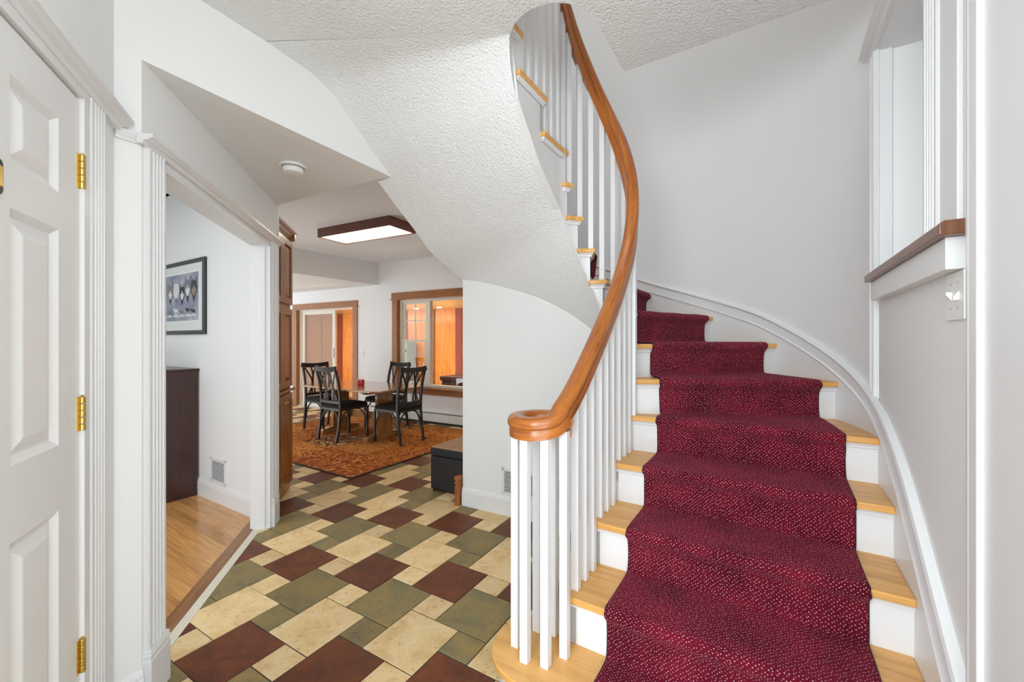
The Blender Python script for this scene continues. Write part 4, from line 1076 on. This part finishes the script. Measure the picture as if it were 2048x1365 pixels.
# baseboard heater
ht = empty('baseboard_heater', fw_(.6, 0, .03), 'long white hydronic baseboard heater under the dining room window', 'heater')
k0, k1 = -1.2, 2.0
b = MB(hf); b.loft([[fw_(k, z, n) for n, z in ((0, 0), (0, .2), (.045, .2), (.06, .185), (.052, .18), (.006, .19), (.006, .0))] for k in (k0, k1)]); b.build('back_plate', WPLAST, ht)
b = MB(hf); b.loft([[fw_(k, z, n) for n, z in ((.062, .035), (.062, .158), (.066, .162), (.07, .158), (.07, .035))] for k in (k0, k1)]); b.build('front_cover', WPLAST, ht)
b = MB(hf); b.box(fw_((k0+k1)/2, .1, .035), (k1-k0, .05, .05)); b.box(fw_((k0+k1)/2, .012, .05), (k1-k0, .03, .024)); b.build('heating_element', DARKGAP, ht)
for k in (k0, k1): fb('end_cap', k-.02, k+.02, 0, .2, .0, .074, WPLAST, ht)
baseboard('baseboard_far', fw_(2.02, 0), fw_(2.38, 0), -FN, .13, 0, TRIMW)
baseboard('baseboard_far_left', fw_(4.4, 0), fw_(6.0, 0), -FN, .13, 0, TRIMW)
# corner block at the end of the vent wall
cb = VW0-VWD*.03-VWN*.012
blk = empty('corner_block', cb, 'carved stained wood corner block at the foot of the wall end', 'trim block'); b = MB((ZV, VWD, VWN)); R = []
for z, e in ((0, 0), (.16, 0), (.165, -.006), (.172, -.006), (.178, .003), (.19, .003), (.195, -.006), (.203, -.006), (.208, .003), (.232, .003), (.24, -.004)):
    R.append([cb+VWD*x*(.022+e)+VWN*y*(.03+e)+ZV*z for x, y in ((-1, -1), (1, -1), (1, 1), (-1, 1))])
b.loft(R); b.build('block', ENDW, blk, .001)

# ================================================================== DINING FURNITURE
# rug
RA, RBv = -SU, SV
rug = MB((RA, RBv, ZV)); P = [RC, RC+RA*3.05, RC+RA*3.05+RBv*2.30, RC+RBv*2.30]
rg = empty('area_rug', RC+RA*1.5+RBv*1.2, 'orange and brown patchwork scroll rug under the dining table', 'rug')
b = MB((RA, RBv, ZV)); b.prism([(p.x, p.y) for p in P], .001, .012)
o = b.build('pile', RUG, rg)
for lp in o.data.uv_layers['UVMap'].data: lp.uv = (lp.uv[0]-RC.dot(RA), lp.uv[1]-RC.dot(RBv))
b = MB((RA, RBv, ZV)); e = .009; rp = []
for p, dx, dy in ((P[0], -1, -1), (P[1], 1, -1), (P[2], 1, 1), (P[3], -1, 1)): rp.append([p+RA*dx*x+RBv*dy*x+ZV*z for x, z in ((-e, .0005), (e*.6, .0005), (e*.8, .008), (e*.3, .0135), (-e, .0135))])
b.loft(rp, loop=True, caps=False); b.build('binding', mat('rug_binding', (.05, .02, .012), .9), rg)
# table in stair axes s,t
TZ = .715; tc_ = (-5.02, 3.9)
tb = empty('dining_table', W(*tc_, .013), 'rectangular oak trestle dining table on the patchwork rug', 'table')
hx, hy, cc_ = .84, .45, .10
oct_ = [(-hx+cc_, -hy), (hx-cc_, -hy), (hx, -hy+cc_), (hx, hy-cc_), (hx-cc_, hy), (-hx+cc_, hy), (-hx, hy-cc_), (-hx, -hy+cc_)]
b = MB((SU, SV, ZV)); b.prism([tuple(W(tc_[0]+x, tc_[1]+y)[:2]) for x, y in oct_], TZ-.025, TZ); b.build('tabletop', TABW, tb, .006, seg=3)
for e in (-.48, .48):
    b = MB((ZV, SU, SV)); b.box(W(tc_[0]+e, tc_[1], .375), (.63, .045, .27)); b.build('trestle', TABW, tb, .004)
    b = MB((SV, SU, ZV)); b.loft([[W(tc_[0]+e+x, tc_[1]+y, z) for x in (0,) for x, z in ((-.035, .013), (.035, .013), (.035, zt), (-.035, zt))] for y, zt in ((-.31, .055), (-.30, .075), (-.13, .10), (.13, .10), (.30, .075), (.31, .055))]); b.build('foot', TABW, tb, .003)
    b = MB((SV, SU, ZV)); b.loft([[W(tc_[0]+e+x, tc_[1]+y, z) for x, z in ((-.03, zt), (.03, zt), (.03, .69), (-.03, .69))] for y, zt in ((-.38, .67), (-.3, .64), (.3, .64), (.38, .67))]); b.build('cross_bearer', TABW, tb, .003)
b = MB((SU, SV, ZV)); b.box(W(tc_[0], tc_[1], .30), (1.0, .035, .10)); b.build('stretcher', TABW, tb, .003)

# chair (local: seat faces +y, back at y=0)
def make_chair():
    ch = empty('dining_chair')
    hw = .205
    X_, Y_ = Vector((1, 0, 0)), Vector((0, 1, 0))
    def post(x):
        return [Vector((x*.97, -.045, 0)), Vector((x, -.01, .2)), Vector((x, .012, .42)), Vector((x, .008, .6)), Vector((x, -.025, .8)), Vector((x, -.075, .985))]
    for s_ in (-1, 1):
        b = MB(); b.bar(post(s_*hw), .028, .032, X_); b.build('back_post', CHAIRM, ch, .003, off=(0, 0, 0))
        b = MB(); b.bar([Vector((s_*.20, .44, 0)), Vector((s_*.2, .445, .25)), Vector((s_*.2, .44, .43))], .028, .028, X_); b.build('front_leg', CHAIRM, ch, .003, off=(0, 0, 0))
        # arched side brace
        b = MB(); b.bar([Vector((s_*.195, .005+.19*(1-cos(a_)), .17+.25*sin(a_))) for a_ in [radians(d) for d in range(0, 91, 15)]], .016, .012); b.build('brace', CHAIRM, ch, off=(0, 0, 0))
        b = MB(); b.bar([Vector((s_*.195, .435-.19*(1-cos(a_)), .17+.25*sin(a_))) for a_ in [radians(d) for d in range(0, 91, 15)]], .016, .012); b.build('brace', CHAIRM, ch, off=(0, 0, 0))
    for s_ in (-1, 1):
        b = MB(); b.bar([Vector((s_*(.195-.17*(1-cos(a_))), .0, .19+.23*sin(a_))) for a_ in [radians(d) for d in range(0, 91, 15)]], .016, .012); b.build('brace', CHAIRM, ch, off=(0, 0, 0))
    # top rail, slightly bowed
    pts_ = [Vector((x*hw*1.12, -.072-.018*(1-x*x), .955+.018*x*x)) for x in [i/5-1 for i in range(11)]]
    b = MB(); b.bar(pts_, .02, .066, Vector((0, 1, -.15))); b.build('top_rail', CHAIRM, ch, .004, off=(0, 0, 0))
    pts_ = [Vector((x*hw, .0-.01*(1-x*x), .52)) for x in [i/5-1 for i in range(11)]]
    b = MB(); b.bar(pts_, .018, .04, Y_); b.build('lower_rail', CHAIRM, ch, .003, off=(0, 0, 0))
    def by(z): return lerp([(.5, .006), (.6, .006), (.8, -.027), (.95, -.066)], z)
    def slat(x0, x1, bow):
        pts_ = []
        for i in range(13):
            f = i/12; z = .53+.40*f; x = x0+(x1-x0)*f+bow*sin(pi*f); pts_.append(Vector((x, by(z), z)))
        b = MB(); b.bar(pts_, .026, .010, X_) ; b.build('slat', CHAIRM, ch, .002, off=(0, 0, 0))
    for s_ in (-1, 1):
        slat(s_*.055, s_*.185, -s_*.035); slat(s_*.10, -s_*.0+s_*.01, s_*.03); slat(s_*.15, s_*.075, -s_*.04)
    # seat frame and cushion
    b = MB()
    for a_, c_ in (((-.2, 0), (.2, 0)), ((-.2, .44), (.2, .44)), ((-.2, 0), (-.2, .44)), ((.2, 0), (.2, .44))):
        b.bar([Vector((*a_, .425)), Vector((*c_, .425))], .022, .03)
    b.build('seat_frame', CHAIRM, ch, off=(0, 0, 0))
    R = []
    for ins, z in ((.02, .437), (.002, .445), (0, .465), (.015, .482), (.05, .494), (.12, .50)):
        R.append([Vector((p.x, p.y, z)) for p in rrect(Vector((0, .225, 0)), X_, Y_, .44-2*ins, .47-2*ins, max(.01, .05-ins*.3))])
    b = MB(); b.loft(R); b.build('seat_cushion', SEATM, ch, smooth=True, off=(0, 0, 0), autos=True)
    return ch
proto = make_chair()
# facing directions
places = [((-4.04, 3.90), -SU, 'black seated metal dining chair nearest the window, at the right end of the table'),
          ((-5.03, 3.41), SV, 'metal dining chair on the near long side of the table, back to the foyer'),
          ((-6.02, 3.87), SU, 'metal dining chair at the left end of the table by the sliding door'),
          ((-5.08, 4.62), -SV, 'metal dining chair on the far long side of the table, against the white wall')]
for i, (pt, fd, lab) in enumerate(places):
    o = proto if i == 0 else copy_tree(proto)
    o.location = W(*pt, .0148); o.rotation_euler = (0, 0, atan2(fd.y, fd.x)-pi/2)
    tag(o, lab, 'chair', 'dining chairs around the trestle table')
# candle jar
cj = W(-5.03, 3.90, TZ); jar = empty('candle_jar', cj, 'red jar candle with a glass lid on the dining table', 'candle')
b = MB(); b.lathe(cj, [(.046, .002), (.05, .006), (.05, .078), (.001, .078)], 24); b.build('wax', CANDR, jar, smooth=True, autos=True)
b = MB(); b.lathe(cj, [(.05, .0), (.054, .003), (.055, .1), (.045, .108), (.045, .116), (.042, .116), (.042, .106), (.051, .098), (.051, .003), (.001, .002)], 24); b.build('glass_jar', GLASS, jar, smooth=True)
b = MB(); b.lathe(cj, [(.046, .117), (.048, .121), (.03, .128), (.01, .132), (.012, .14), (.014, .147), (.001, .152)], 24); b.build('lid', GLASS, jar, smooth=True)
# ottoman
oc0 = v2(-.740, 3.741); ow, od, oh = .42, 1.05, .40
ou, ov = HU, HV
ot = empty('storage_ottoman', oc0+ou*ow/2+ov*od/2, 'black leatherette storage bench with a tan top at the wall end', 'bench')
def ob_(x0, x1, y0, y1, z0, z1, nm, m, bv): b = MB((ou, ov, ZV)); b.box(oc0+ou*(x0+x1)/2+ov*(y0+y1)/2+ZV*(z0+z1)/2, (x1-x0, y1-y0, z1-z0)); return b.build(nm, m, ot, bv, seg=3)
ob_(.004, ow-.004, .004, od-.004, .02, .318, 'body', LEATH, .008); ob_(0, ow, 0, od, .322, .392, 'lid_edge', LEATH, .012)
for i in range(2):
    for j in range(5): ob_(.01+i*(ow-.02)/2+.001, .01+(i+1)*(ow-.02)/2-.001, .01+j*(od-.02)/5+.001, .01+(j+1)*(od-.02)/5-.001, .385, .401, 'top_panel', TANS, .005)
for x in (.03, ow-.03):
    for y in (.03, od-.03):
        b = MB(); b.lathe(oc0+ou*x+ov*y, [(.015, 0), (.018, .022)], 12); b.build('foot', BLACK, ot)

# ================================================================== PORCH BEYOND THE GLASS
def pp(k, n, z=0): return FW0+FD*k+FN*n+ZV*z
mb = MB(hf); mb.prism([tuple(pp(k, n)[:2]) for k, n in ((-2.2, .14), (10, .14), (10, 3.4), (-2.2, 3.4))], -.12, -.02); struct(mb.build('floor_porch', STONE, free=True))
mb = MB((ZV, FD, FN)); mb.prism([tuple(pp(k, n)[:2]) for k, n in ((-2.2, 3.0), (10, 3.0), (10, 3.1), (-2.2, 3.1))], -.1, 2.6); struct(mb.build('wall_porch_back', PORW, free=True))
for nm, k in (('wall_porch_right', -2.0), ('wall_porch_left', 9.6)):
    mb = MB((ZV, FN, FD)); mb.prism([tuple(pp(k+e, n)[:2]) for e, n in ((0, .14), (.1, .14), (.1, 3.1), (0, 3.1))], -.1, 2.6); struct(mb.build(nm, PORW, free=True))
mb = MB((FD, FN, ZV)); mb.prism([tuple(pp(k, n)[:2]) for k, n in ((-2.2, .14), (10, .14), (10, 3.4), (-2.2, 3.4))], 2.16, 2.26); struct(mb.build('ceiling_porch', PORC, free=True))
for i, k in enumerate([-.9, .8, 2.3, 3.1, 4.05, 4.8, 5.6, 6.75, 7.6]):
    red = k in (-.9, 2.3, 6.75)
    b = MB((ZV, FD, FN)); b.box(pp(k, 2.985, 1.2), (2.5, .2 if red else .04, .03)); struct(b.build('trim_%d' % (20+i), PORR if red else OAKD, free=True))
for k, n, l_ in ((2.56, 2.55, 'lit recessed porch spot seen through the large window pane'), (3.3, 2.55, 'lit recessed porch spot seen through the upper sash'), (5.4, 1.6, 'lit recessed porch spot beyond the sliding door')):
    o = empty('recessed_light', pp(k, n, 2.16), l_, 'ceiling light', 'porch spots'); b = MB(); b.lathe(pp(k, n, 2.16), [(.06, -.002), (.055, -.006), (.001, -.006)], 16); b.build('lamp', BULB, o)
hc = pp(.49, 1.2); hot = empty('spa_cover', hc, 'burgundy vinyl covered box on the porch behind the large window pane', 'spa')
b = MB(hf); b.box(hc+ZV*.31, (.9, 1.1, .62)); b.build('cabinet', PURP, hot, .01); b = MB(hf); b.box(hc+ZV*.665, (.96, 1.16, .09)); b.build('cover', PURP, hot, .02)
bc = pp(3.92, 2.72); bo = empty('porch_view_box', bc, 'blue grey box standing in for the view through the lower sash', 'view stand-in')  # made-up box in place of a bluish outdoor view or reflection
b = MB(hf); b.box(bc+ZV*.97, (.62, .4, .7)); b.build('cover', BLUEG, bo, .05); b = MB(hf); b.box(bc+ZV*1.1-FN*.205, (.63, .02, .03)); b.build('dark_band', BLACK, bo); b = MB(hf); b.box(bc+ZV*.31, (.66, .44, .6)); b.build('cabinet', DARKW, bo, .01)
tcx = pp(3.3, 1.9); tb2 = empty('porch_side_table', tcx, 'dark side table on the porch behind the lower sash', 'table')
b = MB(hf); b.box(tcx+ZV*.50, (.8, .5, .05)); b.build('top', DARKW, tb2, .004)
for ex in (-.36, .36):
    for ey in (-.2, .2): b = MB((ZV, FD, FN)); b.box(tcx+FD*ex+FN*ey+ZV*.24, (.48, .04, .04)); b.build('leg', DARKW, tb2)
area('porch_lamp', pp(1.2, 1.4, 2.1), pp(1.2, 1.9, 0), 2.5, 1.2, 34, (1, .88, .72))
area('porch_up_fill', pp(2.6, 1.5, .15), pp(2.6, 1.6, 3), 3.0, 1.0, 30, (1, .9, .75))  # added up-facing fill to brighten the porch ceiling, not a fixture
area('porch_lamp.001', pp(5.2, 1.4, 2.1), pp(5.2, 1.9, 0), 3.0, 1.2, 40, (1, .86, .68))
